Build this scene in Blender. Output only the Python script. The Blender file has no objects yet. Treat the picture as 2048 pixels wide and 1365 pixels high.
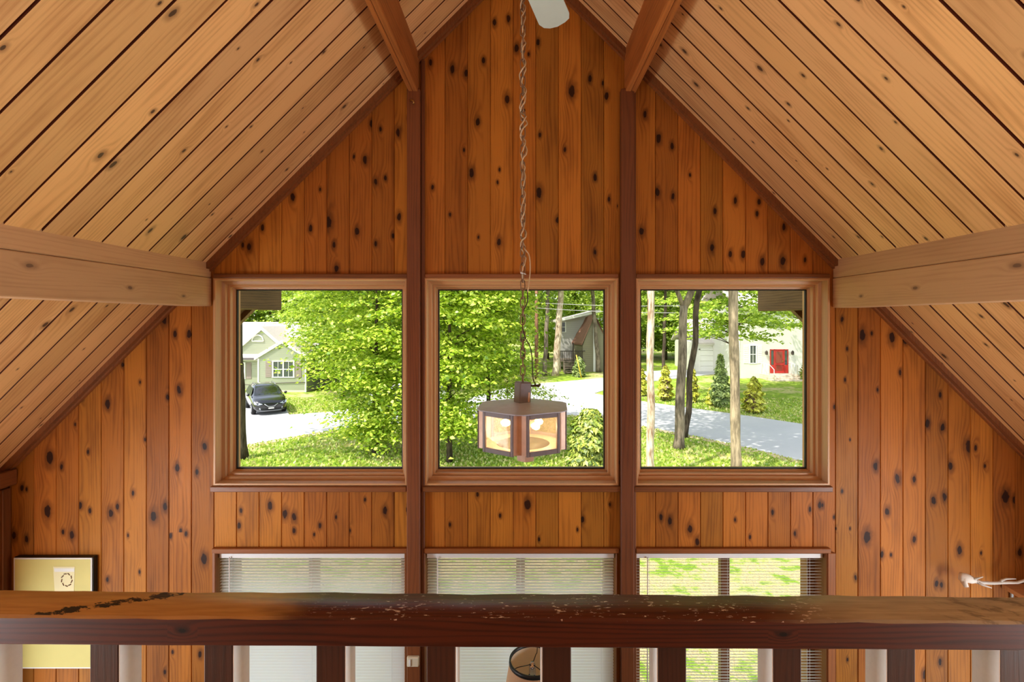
import bpy, math, random
import numpy as np
from mathutils import Vector, Matrix, Euler
random.seed(7)
RNG = np.random.default_rng(11)
C = bpy.context.scene.collection
F = 966.0            # focal length in pixels of the 2048-wide photograph
VX, VY = 1040.0, 642.0
E = 3.5              # eye height above the living-room floor
D = 2.786            # distance from the eye to the gable wall
S = D / F
G = E - 5.0          # level of the lawn outside
RX, RZ = 0.02, E + 2.13   # ridge of the boarded ceiling
R = math.radians
def P(x, y, Y): return Vector(((x - VX) / F * Y, Y, E - (y - VY) / F * Y))
def GP(x, y, z=G):
    Y = (E - z) * F / (y - VY); return Vector(((x - VX) / F * Y, Y, z))
def wx(px): return (px - VX) * S
def wz(py): return E - (py - VY) * S
def srgb(r, g, b):
    f = lambda c: (c / 255 / 12.92) if c / 255 <= .04045 else ((c / 255 + .055) / 1.055) ** 2.4
    return (f(r), f(g), f(b), 1)

# ------------------------------------------------------------------ tagging
def tag(o, label=None, cat=None, group=None, kind=None):
    if label: o['label'] = label
    if cat: o['category'] = cat
    if group: o['group'] = group
    if kind: o['kind'] = kind
    return o
def empty(name, loc=(0, 0, 0), rz=0, **k):
    o = bpy.data.objects.new(name, None); C.objects.link(o); o.empty_display_size = .1
    o.location = loc; o.rotation_euler = (0, 0, rz); return tag(o, **k)

# ------------------------------------------------------------------ mesh builder
NOK = (0.0, -999.0, 0.01)
class MB:
    def __init__(s): s.v = []; s.idx = {}; s.f = []; s.uv = []; s.kn = []; s.k2 = []; s.ti = []; s.m = []; s.sm = []
    def vid(s, p):
        k = (round(p[0], 5), round(p[1], 5), round(p[2], 5))
        i = s.idx.get(k)
        if i is None: i = len(s.v); s.idx[k] = i; s.v.append(k)
        return i
    def face(s, pts, uv=None, mat=0, knot=NOK, tint=(.5, .5, .5), smooth=False, knot2=NOK):
        ids = [s.vid(p) for p in pts]; o = []; u2 = []
        if uv is None: uv = [(0, 0)] * len(pts)
        for i, u in zip(ids, uv):
            if i not in o: o.append(i); u2.append(u)
        if len(o) < 3: return
        s.f.append(o); s.uv.extend(u2); s.kn.append(knot); s.k2.append(knot2); s.ti.append(tint); s.m.append(mat); s.sm.append(smooth)
    def build(s, name, mats, parent=None):
        me = bpy.data.meshes.new(name); me.from_pydata(s.v, [], s.f)
        l = me.uv_layers.new(name='UVMap'); l.data.foreach_set('uv', np.array(s.uv, dtype=np.float32).ravel())
        for nm, dat in (('knot', s.kn), ('knot2', s.k2), ('tint', s.ti)):
            a = me.attributes.new(nm, 'FLOAT_VECTOR', 'FACE'); a.data.foreach_set('vector', np.array(dat, dtype=np.float32).ravel())
        me.polygons.foreach_set('material_index', s.m); me.polygons.foreach_set('use_smooth', s.sm)
        for m in (mats if isinstance(mats, (list, tuple)) else [mats]): me.materials.append(m)
        me.update()
        o = bpy.data.objects.new(name, me); C.objects.link(o)
        if parent: o.parent = parent
        return o
def rt(tone=.5, sp=.3): return (random.random(), tone + random.uniform(-sp, sp), random.random())
def cbox(mb, lo, hi, b=.003, axis=None, mat=0, tint=None, M=None, knots=(), topmat=None):
    """chamfered box; UV v runs along the long axis"""
    lo = Vector(lo); hi = Vector(hi); d = hi - lo
    if axis is None: axis = max(range(3), key=lambda i: d[i])
    if tint is None: tint = rt()
    b = min(b, min(d) * .45)
    T = (lambda p: M @ Vector(p)) if M is not None else (lambda p: p)
    off = random.random() * 3
    def uvs(p, n):
        o = [i for i in range(3) if i != n]
        if n == axis: return (p[o[0]] + off, p[o[1]])
        u = [i for i in o if i != axis][0]
        return (p[u] + off + n * .37, p[axis])
    def corner(sg, a):
        p = []
        for i in range(3):
            e = hi[i] if sg[i] > 0 else lo[i]
            p.append(e if i == a else e - sg[i] * b)
        return p
    for a in range(3):
        o1, o2 = (a + 1) % 3, (a + 2) % 3
        for s in (-1, 1):
            q = []
            for s1, s2 in ((-1, -1), (1, -1), (1, 1), (-1, 1)):
                sg = [0, 0, 0]; sg[a] = s; sg[o1] = s1; sg[o2] = s2; q.append(corner(sg, a))
            if s < 0: q.reverse()
            m = topmat if (topmat is not None and a == 2 and s > 0) else mat
            kn = [k for k in knots if k[0] == (a, s) and lo[axis] + .1 < k[2] < hi[axis] - .1 and min(lo[o1], lo[o2]) < 99 and lo[2] < k[1] < hi[2]]
            if kn and axis != a:
                w = [i for i in range(3) if i != a and i != axis][0]
                kn = sorted(kn, key=lambda k: k[2]); ed = [lo[axis] + b] + [(kn[i][2] + kn[i + 1][2]) / 2 for i in range(len(kn) - 1)] + [hi[axis] - b]
                for i, k in enumerate(kn):
                    qq = []
                    for p in q:
                        p = list(p); p[axis] = ed[i] if p[axis] < (lo[axis] + hi[axis]) / 2 else ed[i + 1]; qq.append(p)
                    mb.face([T(p) for p in qq], [uvs(p, a) for p in qq], m, (k[1] + off + a * .37, k[2], k[3]), tint)
            else:
                mb.face([T(p) for p in q], [uvs(p, a) for p in q], m, NOK, tint)
    for a in range(3):
        o1, o2 = (a + 1) % 3, (a + 2) % 3
        for s1 in (-1, 1):
            for s2 in (-1, 1):
                A = [0, 0, 0]; A[a] = -1; A[o1] = s1; A[o2] = s2; B = list(A); B[a] = 1
                q = [corner(A, o1), corner(B, o1), corner(B, o2), corner(A, o2)]
                if s1 * s2 < 0: q.reverse()
                mb.face([T(p) for p in q], [uvs(p, o1) for p in q], mat, NOK, tint)
    for sx in (-1, 1):
        for sy in (-1, 1):
            for sz in (-1, 1):
                sg = (sx, sy, sz); q = [corner(sg, 0), corner(sg, 1), corner(sg, 2)]
                if sx * sy * sz < 0: q.reverse()
                mb.face([T(p) for p in q], [uvs(p, 0) for p in q], mat, NOK, tint)
    return mb
def tube(mb, pts, rad, n=8, mat=0, tint=(.5, .5, .5), closed=False, cap=True, flat=1.0):
    pts = [Vector(p) for p in pts]; N = len(pts)
    if not hasattr(rad, '__len__'): rad = [rad] * N
    rings = []; ref = None; L = 0
    for i in range(N):
        a = pts[(i - 1) % N] if (i > 0 or closed) else pts[0]
        c = pts[(i + 1) % N] if (i < N - 1 or closed) else pts[-1]
        t = (c - a).normalized()
        if ref is None: ref = (Vector((0, 0, 1)) if abs(t.z) < .9 else Vector((1, 0, 0)))
        ref = (ref - t * ref.dot(t)).normalized(); bn = t.cross(ref)
        if i: L += (pts[i] - pts[i - 1]).length
        rings.append(([pts[i] + (ref * math.cos(2 * math.pi * k / n) * flat + bn * math.sin(2 * math.pi * k / n)) * rad[i] for k in range(n)], L))
    for i in range(N if closed else N - 1):
        (r0, l0), (r1, l1) = rings[i], rings[(i + 1) % N]
        for k in range(n):
            j = (k + 1) % n; u0 = k / n * 6.28 * rad[i]; u1 = (k + 1) / n * 6.28 * rad[i]
            mb.face([r0[k], r0[j], r1[j], r1[k]], [(u0, l0), (u1, l0), (u1, l1), (u0, l1)], mat, NOK, tint, True)
    if cap and not closed:
        mb.face(list(reversed(rings[0][0])), None, mat, NOK, tint); mb.face(rings[-1][0], None, mat, NOK, tint)
    return mb
def lathe(mb, prof, c=(0, 0, 0), n=24, mat=0, tint=(.5, .5, .5), smooth=True, M=None):
    c = Vector(c); T = (lambda p: M @ p) if M is not None else (lambda p: p)
    for i in range(len(prof) - 1):
        (r0, z0), (r1, z1) = prof[i], prof[i + 1]
        for k in range(n):
            a, b = 2 * math.pi * k / n, 2 * math.pi * (k + 1) / n
            mb.face([T(c + Vector((r * math.cos(t), r * math.sin(t), z))) for r, z, t in ((r0, z0, a), (r0, z0, b), (r1, z1, b), (r1, z1, a))],
                    [(a, z0), (b, z0), (b, z1), (a, z1)], mat, NOK, tint, smooth)
    return mb
def prism(mb, poly, axis, a, b, mat=0, tint=(.5, .5, .5), M=None):
    """polygon given in the two other axes, extruded along axis from a to b"""
    o = [i for i in range(3) if i != axis]
    def mk(p, t):
        v = [0, 0, 0]; v[o[0]] = p[0]; v[o[1]] = p[1]; v[axis] = t; v = Vector(v); return M @ v if M is not None else v
    ar = sum(poly[i][0] * poly[(i + 1) % len(poly)][1] - poly[(i + 1) % len(poly)][0] * poly[i][1] for i in range(len(poly)))
    if (ar > 0) == (axis == 1): poly = list(reversed(poly))
    uv = [(p[0], p[1]) for p in poly]
    mb.face([mk(p, b) for p in poly], uv, mat, NOK, tint); mb.face([mk(p, a) for p in reversed(poly)], list(reversed(uv)), mat, NOK, tint)
    n = len(poly)
    for i in range(n):
        p, q = poly[i], poly[(i + 1) % n]; l = math.hypot(q[0] - p[0], q[1] - p[1])
        mb.face([mk(p, a), mk(q, a), mk(q, b), mk(p, b)], [(0, a), (l, a), (l, b), (0, b)], mat, NOK, tint)
    return mb

# ------------------------------------------------------------------ materials
class NT:
    def __init__(s, name):
        s.m = bpy.data.materials.new(name); s.m.use_nodes = True; s.t = s.m.node_tree; s.t.nodes.clear()
        s.out = s.t.nodes.new('ShaderNodeOutputMaterial')
    def n(s, typ, **k):
        nd = s.t.nodes.new(typ)
        for a, b in k.items(): setattr(nd, a, b)
        return nd
    def put(s, sock, v):
        if isinstance(v, bpy.types.NodeSocket): s.t.links.new(v, sock)
        else: sock.default_value = v
    def math(s, op, a, b=0.0, c=None, clamp=False):
        nd = s.n('ShaderNodeMath', operation=op, use_clamp=clamp); s.put(nd.inputs[0], a); s.put(nd.inputs[1], b)
        if c is not None: s.put(nd.inputs[2], c)
        return nd.outputs[0]
    def comb(s, x, y, z):
        nd = s.n('ShaderNodeCombineXYZ'); s.put(nd.inputs[0], x); s.put(nd.inputs[1], y); s.put(nd.inputs[2], z); return nd.outputs[0]
    def noise(s, vec, scale=1.0, detail=2.0, rough=.5, dist=0.0):
        nd = s.n('ShaderNodeTexNoise'); s.put(nd.inputs['Vector'], vec); nd.inputs['Scale'].default_value = scale
        nd.inputs['Detail'].default_value = detail; nd.inputs['Roughness'].default_value = rough; nd.inputs['Distortion'].default_value = dist
        return nd.outputs['Fac']
    def mix(s, f, a, b, blend='MIX'):
        nd = s.n('ShaderNodeMix', data_type='RGBA', blend_type=blend); s.put(nd.inputs[0], f); s.put(nd.inputs[6], a); s.put(nd.inputs[7], b); return nd.outputs[2]
    def step(s, x, a, b, lo=0.0, hi=1.0):
        nd = s.n('ShaderNodeMapRange', interpolation_type='SMOOTHSTEP'); s.put(nd.inputs[0], x)
        for i, v in enumerate((a, b, lo, hi)): nd.inputs[i + 1].default_value = v
        return nd.outputs[0]
    def sep(s, v):
        nd = s.n('ShaderNodeSeparateXYZ'); s.put(nd.inputs[0], v); return nd.outputs
    def uv(s): return s.n('ShaderNodeUVMap', uv_map='UVMap').outputs[0]
    def attr(s, nm): return s.n('ShaderNodeAttribute', attribute_name=nm).outputs['Vector']
    def pos(s): return s.n('ShaderNodeNewGeometry').outputs['Position']
    def obj(s): return s.n('ShaderNodeTexCoord').outputs['Object']
    def bsdf(s, col, rough=.5, metal=0.0, spec=.5, coat=0.0, bump=None, bstr=.2, bdist=.01):
        p = s.n('ShaderNodeBsdfPrincipled'); s.put(p.inputs['Base Color'], col); s.put(p.inputs['Roughness'], rough)
        s.put(p.inputs['Metallic'], metal); s.put(p.inputs['Specular IOR Level'], spec); p.inputs['Coat Weight'].default_value = coat
        if bump is not None:
            b = s.n('ShaderNodeBump'); b.inputs['Strength'].default_value = bstr; b.inputs['Distance'].default_value = bdist
            s.put(b.inputs['Height'], bump); s.t.links.new(b.outputs[0], p.inputs['Normal'])
        s.t.links.new(p.outputs[0], s.out.inputs[0]); s.p = p; return s.m

def wood(name, light, dark, knot=(18, 9, 6), rough=.42, spec=.35, ring=.4, patch=.25, tone=.5, extra=None, hue=None):
    t = NT(name); sx = t.sep(t.uv()); u, v = sx[0], sx[1]
    ti = t.sep(t.attr('tint')); seed = ti[0]; kn = t.sep(t.attr('knot')); kr = kn[2]
    k2 = t.sep(t.attr('knot2'))
    wob = t.noise(t.comb(t.math('MULTIPLY', u, 45), t.math('MULTIPLY', v, 30), t.math('MULTIPLY', seed, 31)), 1, 1)
    def one(kn):
        du = t.math('SUBTRACT', u, kn[0]); dv = t.math('MULTIPLY', t.math('SUBTRACT', v, kn[1]), .52)
        tr = t.math('DIVIDE', t.math('SQRT', t.math('ADD', t.math('MULTIPLY', du, du), t.math('MULTIPLY', dv, dv))), kn[2])
        fall = t.math('EXPONENT', t.math('MULTIPLY', t.math('MULTIPLY', tr, tr), -.09))
        return tr, fall, t.math('MULTIPLY', t.math('MULTIPLY', du, fall), .75)
    t1, f1, s1 = one(kn); t2, f2, s2 = one(k2)
    tt = t.math('ADD', t.math('MINIMUM', t1, t2), t.math('MULTIPLY', t.math('SUBTRACT', wob, .5), 1.1))
    fall = t.math('MAXIMUM', f1, f2)
    up = t.math('SUBTRACT', u, t.math('ADD', s1, s2))
    s9 = t.math('MULTIPLY', seed, 97)
    low = t.noise(t.comb(t.math('MULTIPLY', up, 9), t.math('MULTIPLY', v, .7), s9), 1, 2)
    ph = t.math('ADD', t.math('MULTIPLY', up, 330), t.math('ADD', t.math('MULTIPLY', low, 38), t.math('MULTIPLY', fall, 9)))
    rg = t.math('MULTIPLY_ADD', t.math('SINE', ph), .5, .5)
    rg = t.math('POWER', rg, 2.0)
    fine = t.noise(t.comb(t.math('MULTIPLY', up, 420), t.math('MULTIPLY', v, 9), s9), 1, 2)
    pat = t.noise(t.comb(t.math('MULTIPLY', up, 13), t.math('MULTIPLY', v, 2.3), t.math('ADD', s9, 5)), 1, 3)
    fac = t.math('ADD', t.math('MULTIPLY', rg, ring), t.math('MULTIPLY', t.math('SUBTRACT', fine, .5), .5))
    fac = t.math('ADD', fac, t.math('MULTIPLY', t.math('SUBTRACT', pat, .5), patch * 5), clamp=True)
    col = t.mix(fac, srgb(*light), srgb(*dark))
    if hue: col = t.mix(t.math('MULTIPLY', ti[2], .8), col, t.mix(fac, srgb(*hue), srgb(*dark)))
    halo = t.step(tt, .9, 3.0, .62, 0.0)
    kc = tuple(a * .45 + b * .55 for a, b in zip(srgb(*dark), srgb(*knot)))
    col = t.mix(halo, col, kc)
    core = t.step(tt, .85, 1.15, .94, 0.0)
    col = t.mix(core, col, srgb(*knot))
    tn = t.math('MULTIPLY_ADD', t.math('SUBTRACT', ti[1], .5), 1.1, 1.0)
    mul = t.n('ShaderNodeVectorMath', operation='SCALE'); t.put(mul.inputs[0], col); t.put(mul.inputs['Scale'], tn); col = mul.outputs[0]
    if extra: col = extra(t, col, u, v, s9)
    r = t.math('MULTIPLY_ADD', fine, .25, rough - .12)
    return t.bsdf(col, r, 0, spec, bump=t.math('ADD', t.math('MULTIPLY', rg, .4), fine), bstr=.12, bdist=.002)
def plain(name, col, rough=.5, metal=0.0, spec=.5, var=.15, scale=20, coat=0.0, bs=.05):
    t = NT(name); nz = t.noise(t.obj(), scale, 3)
    c = srgb(*col); c2 = tuple(x * (1 - var) for x in c[:3]) + (1,)
    return t.bsdf(t.mix(nz, c, c2), rough, metal, spec, coat, bump=nz, bstr=bs, bdist=.004)
def emit(name, col, st):
    t = NT(name); e = t.n('ShaderNodeEmission'); e.inputs[0].default_value = srgb(*col); e.inputs[1].default_value = st
    t.t.links.new(e.outputs[0], t.out.inputs[0]); return t.m
def glass(name, tint=(1, 1, 1, 1), refl=.06, frost=0.0, frostcol=(1, 1, 1, 1)):
    t = NT(name); tr = t.n('ShaderNodeBsdfTransparent'); tr.inputs[0].default_value = tint
    gl = t.n('ShaderNodeBsdfGlossy'); gl.inputs['Roughness'].default_value = .02
    fr = t.n('ShaderNodeLayerWeight'); fr.inputs[0].default_value = .25
    mx = t.n('ShaderNodeMixShader'); t.put(mx.inputs[0], t.math('MULTIPLY_ADD', fr.outputs['Fresnel'], .2, refl * .4, clamp=True))
    t.t.links.new(tr.outputs[0], mx.inputs[1]); t.t.links.new(gl.outputs[0], mx.inputs[2]); last = mx.outputs[0]
    if frost:
        d = t.n('ShaderNodeBsdfTranslucent'); d.inputs[0].default_value = frostcol
        d2 = t.n('ShaderNodeBsdfDiffuse'); d2.inputs[0].default_value = frostcol
        a = t.n('ShaderNodeAddShader'); m3 = t.n('ShaderNodeMixShader'); m3.inputs[0].default_value = .5
        t.t.links.new(d.outputs[0], m3.inputs[1]); t.t.links.new(d2.outputs[0], m3.inputs[2])
        m2 = t.n('ShaderNodeMixShader'); t.put(m2.inputs[0], t.math('MULTIPLY_ADD', t.noise(t.obj(), 60, 2), frost, frost * .5))
        t.t.links.new(last, m2.inputs[1]); t.t.links.new(m3.outputs[0], m2.inputs[2]); last = m2.outputs[0]
        t.t.nodes.remove(a)
    t.t.links.new(last, t.out.inputs[0]); return t.m
def leafmat(name, a, b, trans=.45, c=None):
    t = NT(name); ti = t.sep(t.attr('tint')); col = t.mix(ti[0], srgb(*a), srgb(*b))
    if c: col = t.mix(t.step(ti[1], .55, .95), col, srgb(*c))
    d = t.n('ShaderNodeBsdfDiffuse'); t.put(d.inputs[0], col)
    tl = t.n('ShaderNodeBsdfTranslucent'); t.put(tl.inputs[0], t.mix(.35, col, srgb(190, 220, 40)))
    g = t.n('ShaderNodeBsdfGlossy'); g.inputs['Roughness'].default_value = .45; g.inputs[0].default_value = (1, 1, 1, 1)
    m1 = t.n('ShaderNodeMixShader'); m1.inputs[0].default_value = trans; m2 = t.n('ShaderNodeMixShader'); m2.inputs[0].default_value = .04
    t.t.links.new(d.outputs[0], m1.inputs[1]); t.t.links.new(tl.outputs[0], m1.inputs[2])
    t.t.links.new(m1.outputs[0], m2.inputs[1]); t.t.links.new(g.outputs[0], m2.inputs[2]); t.t.links.new(m2.outputs[0], t.out.inputs[0]); return t.m

M = {}
M['wall'] = wood('knotty_pine_wall', (168, 100, 38), (94, 47, 17), knot=(40, 19, 11), rough=.5, spec=.16, ring=.3, patch=.32, hue=(180, 118, 42))
M['ceil'] = wood('pine_ceiling', (230, 182, 120), (174, 118, 66), knot=(74, 52, 38), rough=.5, ring=.3, patch=.36, hue=(222, 176, 124))
M['groove'] = wood('dark_groove', (92, 40, 18), (60, 24, 12), rough=.6)
M['beam'] = wood('pale_beam', (206, 164, 122), (170, 126, 88), knot=(122, 92, 72), rough=.55, ring=.25, patch=.26)
M['beamd'] = wood('ridge_beam', (168, 102, 48), (100, 56, 26), knot=(40, 24, 16), rough=.5, ring=.3)
M['post'] = wood('post_wood', (120, 68, 36), (76, 39, 21), rough=.5, ring=.35, patch=.25)
M['trim'] = wood('trim_wood', (136, 82, 44), (88, 50, 27), rough=.4, ring=.25)
M['frame'] = wood('window_frame_wood', (202, 156, 110), (142, 98, 62), rough=.38, ring=.3, patch=.12)
M['rail'] = wood('rail_stain', (86, 39, 19), (37, 18, 12), knot=(14, 8, 6), rough=.5, spec=.22, ring=.55, patch=.22)
def railtop(t, col, u, v, s9):
    # bare pine at both ends of the handrail, worn varnish and chips in the middle (v is metres along the rail)
    ed = t.noise(t.comb(t.math('MULTIPLY', u, 30), t.math('MULTIPLY', v, 8), 3.0), 1, 2)
    ve = t.math('ADD', v, t.math('MULTIPLY', t.math('SUBTRACT', ed, .5), .16))
    l = t.step(ve, -.86, -.62, 1, 0); r = t.step(ve, .72, 1.12)
    g = t.noise(t.comb(t.math('MULTIPLY', u, 60), t.math('MULTIPLY', v, 5), 9.0), 1, 3)
    col = t.mix(l, col, t.mix(g, srgb(214, 170, 104), srgb(150, 102, 52)))
    col = t.mix(r, col, t.mix(g, srgb(206, 192, 164), srgb(130, 116, 94)))
    mid = t.math('MULTIPLY', t.step(ve, -.75, -.4), t.step(ve, .85, 1.02, 1, 0))
    fl = t.noise(t.comb(t.math('MULTIPLY', u, 120), t.math('MULTIPLY', v, 30), 2.0), 1, 4, .65)
    fl2 = t.noise(t.comb(t.math('MULTIPLY', u, 22), t.math('MULTIPLY', v, 7), 4.0), 1, 2)
    f = t.math('MULTIPLY', t.step(t.math('MULTIPLY_ADD', fl2, .35, fl), .80, .83), mid)
    col = t.mix(t.math('MULTIPLY', f, .9), col, srgb(240, 232, 224))
    # black rot gouges near the left end and grey bruises near the right
    gz = t.noise(t.comb(t.math('ADD', t.math('MULTIPLY', u, 26), t.math('MULTIPLY', v, 9)), t.math('MULTIPLY', v, 11), 1.0), 1, 4, .65)
    zl = t.math('MULTIPLY', t.step(v, -1.56, -1.46), t.step(v, -1.12, -1.06, 1, 0))
    band = t.math('ABSOLUTE', t.math('SUBTRACT', u, t.math('MULTIPLY', t.math('ADD', v, 1.285), .36)))
    zl = t.math('MULTIPLY', zl, t.step(band, .006, .05, 1, 0))
    g2 = t.noise(t.comb(t.math('MULTIPLY', u, 60), t.math('MULTIPLY', v, 24), 7.0), 1, 4, .7)
    k = t.step(t.math('MULTIPLY_ADD', zl, .24, t.math('MULTIPLY_ADD', gz, .5, t.math('MULTIPLY', g2, .5))), .70, .74); col = t.mix(k, col, srgb(26, 20, 18))
    zr = t.step(v, 1.2, 1.5); col = t.mix(t.math('MULTIPLY', t.math('MULTIPLY', t.step(gz, .5, .62), zr), .6), col, srgb(58, 54, 48))
    return col
M['railtop'] = wood('rail_top_worn', (92, 42, 20), (54, 22, 12), rough=.4, ring=.5, extra=railtop)
M['pale'] = plain('pale_side_face', (250, 250, 246), .6, var=.1, scale=60)
M['bal'] = wood('baluster_stain', (70, 40, 28), (42, 25, 18), rough=.5, ring=.45)
M['white'] = plain('white_plastic', (236, 236, 236), .4, var=.06)
M['cream'] = plain('cream_plastic', (222, 214, 190), .45, var=.08)
M['glass'] = glass('window_glass', refl=.0)
M['gasket'] = plain('dark_gasket', (38, 34, 32), .6)
M['floor'] = plain('beige_carpet', (186, 170, 146), .9, var=.2, scale=200)
M['dwall'] = wood('dark_outside_wood', (132, 104, 74), (74, 54, 38), rough=.7, ring=.4)
M['roofing'] = plain('asphalt_shingle_dark', (72, 68, 66), .9, var=.4, scale=90)
M['black'] = plain('black_satin', (18, 18, 18), .45)
M['brass'] = plain('brass', (200, 160, 90), .3, 1.0); M['chrome'] = plain('chrome', (200, 200, 205), .15, 1.0)
def slatm():
    t = NT('white_slat'); d = t.n('ShaderNodeBsdfDiffuse'); d.inputs[0].default_value = (.92, .93, .94, 1); l = t.n('ShaderNodeBsdfTranslucent'); l.inputs[0].default_value = (.88, .93, 1, 1)
    m = t.n('ShaderNodeMixShader'); m.inputs[0].default_value = .3; t.t.links.new(d.outputs[0], m.inputs[1]); t.t.links.new(l.outputs[0], m.inputs[2]); t.t.links.new(m.outputs[0], t.out.inputs[0]); return t.m
M['slat'] = slatm()
LOFTW, SIDEW, KNEEW, UPFILLW, SUNW, SKYW, EXPO = 2.5, 14, 56, 11, 7.2, .48, 0.0
# ------------------------------------------------------------------ boarded surfaces
def board(mb, fr, u0, u1, a0, a1, b0, b1, knots, g=.005, bev=.0035, gl=True, gr=True, tint=None, flatw=0.0, mat=0, gmat=0):
    if tint is None: tint = rt(.5, .22)
    cs = []
    if gl: cs += [(u0, -g)] + ([(u0 + flatw, -g)] if flatw else []) + [(u0 + flatw + bev, 0)]
    else: cs += [(u0, 0)]
    if gr: cs += [(u1 - bev, 0), (u1, -g)]
    else: cs += [(u1, 0)]
    kn = sorted(knots, key=lambda k: k[1])
    cuts = [None] + [(kn[i][1] + kn[i + 1][1]) / 2 for i in range(len(kn) - 1)] + [None]
    w = max(u1 - u0, 1e-6)
    for i in range(max(1, len(kn))):
        k = kn[i] if kn else NOK
        for j in range(len(cs) - 1):
            (ua, ha), (ub, hb) = cs[j], cs[j + 1]
            def lo(u): return (a0 + (a1 - a0) * (u - u0) / w) if cuts[i] is None else cuts[i]
            def hi(u): return (b0 + (b1 - b0) * (u - u0) / w) if cuts[i + 1] is None else cuts[i + 1]
            if not kn: pass
            pts = [(ua, lo(ua), ha), (ub, lo(ub), hb), (ub, hi(ub), hb), (ua, hi(ua), ha)]
            gm = gmat if (ha < 0 or hb < 0) else mat
            k2 = NOK
            if len(kn) > 1:
                o2 = [q for n_, q in enumerate(kn) if abs(n_ - i) == 1]; k2 = min(o2, key=lambda q: abs(q[1] - k[1]))
            mb.face([fr(*p) for p in pts], [(p[0], p[1]) for p in pts], gm, k, tint, knot2=k2)

KN = """657 445 9,668 490 5,621 457 5,714 463 6,673 538 6,498 494 6,486 490 4,525 455 5,730 321 6,708 314 3,743 248 6,761 258 4,796 265 6,751 363 5,771 356 4,751 488 4,585 394 6,798 435 6,786 472 4,640 379 3,
989 46 5,1017 37 5,1033 97 6,905 138 6,861 126 5,932 147 6,967 122 5,1014 198 7,955 244 6,1180 157 5,1144 181 9,1213 191 6,1206 167 4,1057 108 3,1076 85 5,943 346 7,999 340 3,995 365 3,1078 385 8,1190 355 5,998 484 6,957 475 3,1218 398 4,1130 300 4,865 375 4,1080 270 4,928 300 3,1190 505 4,1115 440 5,900 430 3,
1317 277 7,1344 292 5,1315 385 6,1346 393 5,1430 422 5,1471 402 5,1518 404 5,1461 509 5,1486 509 6,1525 524 6,1568 455 5,1566 523 7,1283 463 6,1424 496 6,1514 427 4,1380 350 3,1290 230 5,1610 520 4,
570 1028 7,588 1035 6,540 1012 6,640 1052 4,628 1070 3,700 1062 3,770 1022 6,482 1022 4,478 1052 5,672 1035 3,730 1000 3,588 1062 4,955 990 4,1055 1010 8,1000 1032 3,1078 1080 3,1165 1040 5,1155 1060 3,1220 1010 3,900 1050 3,1380 1058 7,1395 1085 6,1340 1042 6,1322 1035 5,1545 1025 4,1640 1010 5,1590 1068 4,1620 1020 4,1470 1040 3,1500 1075 3,
99 917 10,123 934 4,44 976 5,53 979 3,95 1024 9,176 904 3,160 1012 5,180 1022 4,221 1027 7,235 1014 5,307 1033 8,330 1014 6,354 936 6,394 945 5,409 894 6,408 1119 8,144 1070 6,126 1065 4,28 1072 6,53 1079 5,341 1072 4,361 1063 4,372 1068 4,266 987 4,256 1072 3,279 1145 3,215 808 7,165 798 4,335 795 4,358 780 6,280 765 3,245 730 4,290 880 3,328 639 7,378 668 6,350 669 5,215 1160 4,150 850 3,
1937 894 9,1951 896 4,1901 933 7,1751 933 6,1795 958 7,1828 960 5,1867 1002 6,1889 994 6,2011 994 10,2029 1001 6,1774 1023 6,1734 1074 9,1828 1079 5,1919 1101 7,1764 1110 5,1782 1111 3,1873 1168 5,1883 1171 5,1962 1107 3,1684 983 3,1645 1011 4,1970 933 3,1711 1156 4,1855 848 6,1885 855 6,1725 672 9,1743 667 3,1684 639 4,1784 676 8,1810 680 6,1694 698 3,1755 780 3,1690 760 3,1800 745 4,1668 1035 3,1672 1058 2,1700 1058 2,1880 790 4,2040 1105 6,1700 880 2,
1880 1325 5,1850 1350 7,1695 1320 3,400 1310 5,345 1305 3,330 1345 4"""
KN = [tuple(float(a) * (.64 if n_ == 2 else 1) for n_, a in enumerate(k.split())) for k in KN.replace('\n', '').split(',') if k.strip()]
UPW = [(430, 816), (850, 1236), (1270, 1656)]; UY = (557, 970)
LOW = [(434, 812), (850, 1232), (1270, 1650)]; LY = (1104, 1790)
HOLES = [(wx(a), wx(b), wz(UY[1]), wz(UY[0])) for a, b in UPW] + [(wx(a), wx(b), wz(LY[1]), wz(LY[0])) for a, b in LOW]
XL, XR = -2.95, 3.0
def roofz(x, off=0.0): return RZ + off - abs(x - RX)
def wall_sheet(mb, fr, joints, rooff, plainwall=False, zlo=0.0):
    kz = [(wx(a), wz(b), r * S) for a, b, r in KN]
    for i in range(len(joints) - 1):
        ua, ub = joints[i], joints[i + 1]; tint = rt(.5, .2)
        cuts = sorted({ua, ub} | {h[k] for h in HOLES for k in (0, 1) if ua + 1e-4 < h[k] < ub - 1e-4} | ({RX} if ua < RX < ub else set()))
        for c in range(len(cuts) - 1):
            x0, x1 = cuts[c], cuts[c + 1]; mid = (x0 + x1) / 2
            hs = sorted([(h[2], h[3]) for h in HOLES if h[0] < mid < h[1]])
            z = zlo; rngs = []
            for a, b in hs: rngs.append((z, z, a, a)); z = b
            rngs.append((z, z, roofz(x0, rooff), roofz(x1, rooff)))
            for (a0, a1, b0, b1) in rngs:
                kk = [k for k in kz if x0 <= k[0] < x1 and a0 + .01 < k[1] < max(b0, b1) - .01]
                if not plainwall and max(b0, b1) - a0 > .6:
                    zz = a0 + random.uniform(.3, 1.2)
                    while zz < min(b0, b1) - .1:
                        if all(abs(zz - k[1]) > .3 for k in kk): kk.append((random.uniform(x0, x1), zz, random.choice((.003, .004, .006))))
                        zz += random.uniform(.7, 1.4)
                board(mb, fr, x0, x1, a0, a1, b0, b1, kk, gl=(x0 == ua) and not plainwall, gr=(x1 == ub) and not plainwall, tint=tint)
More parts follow.
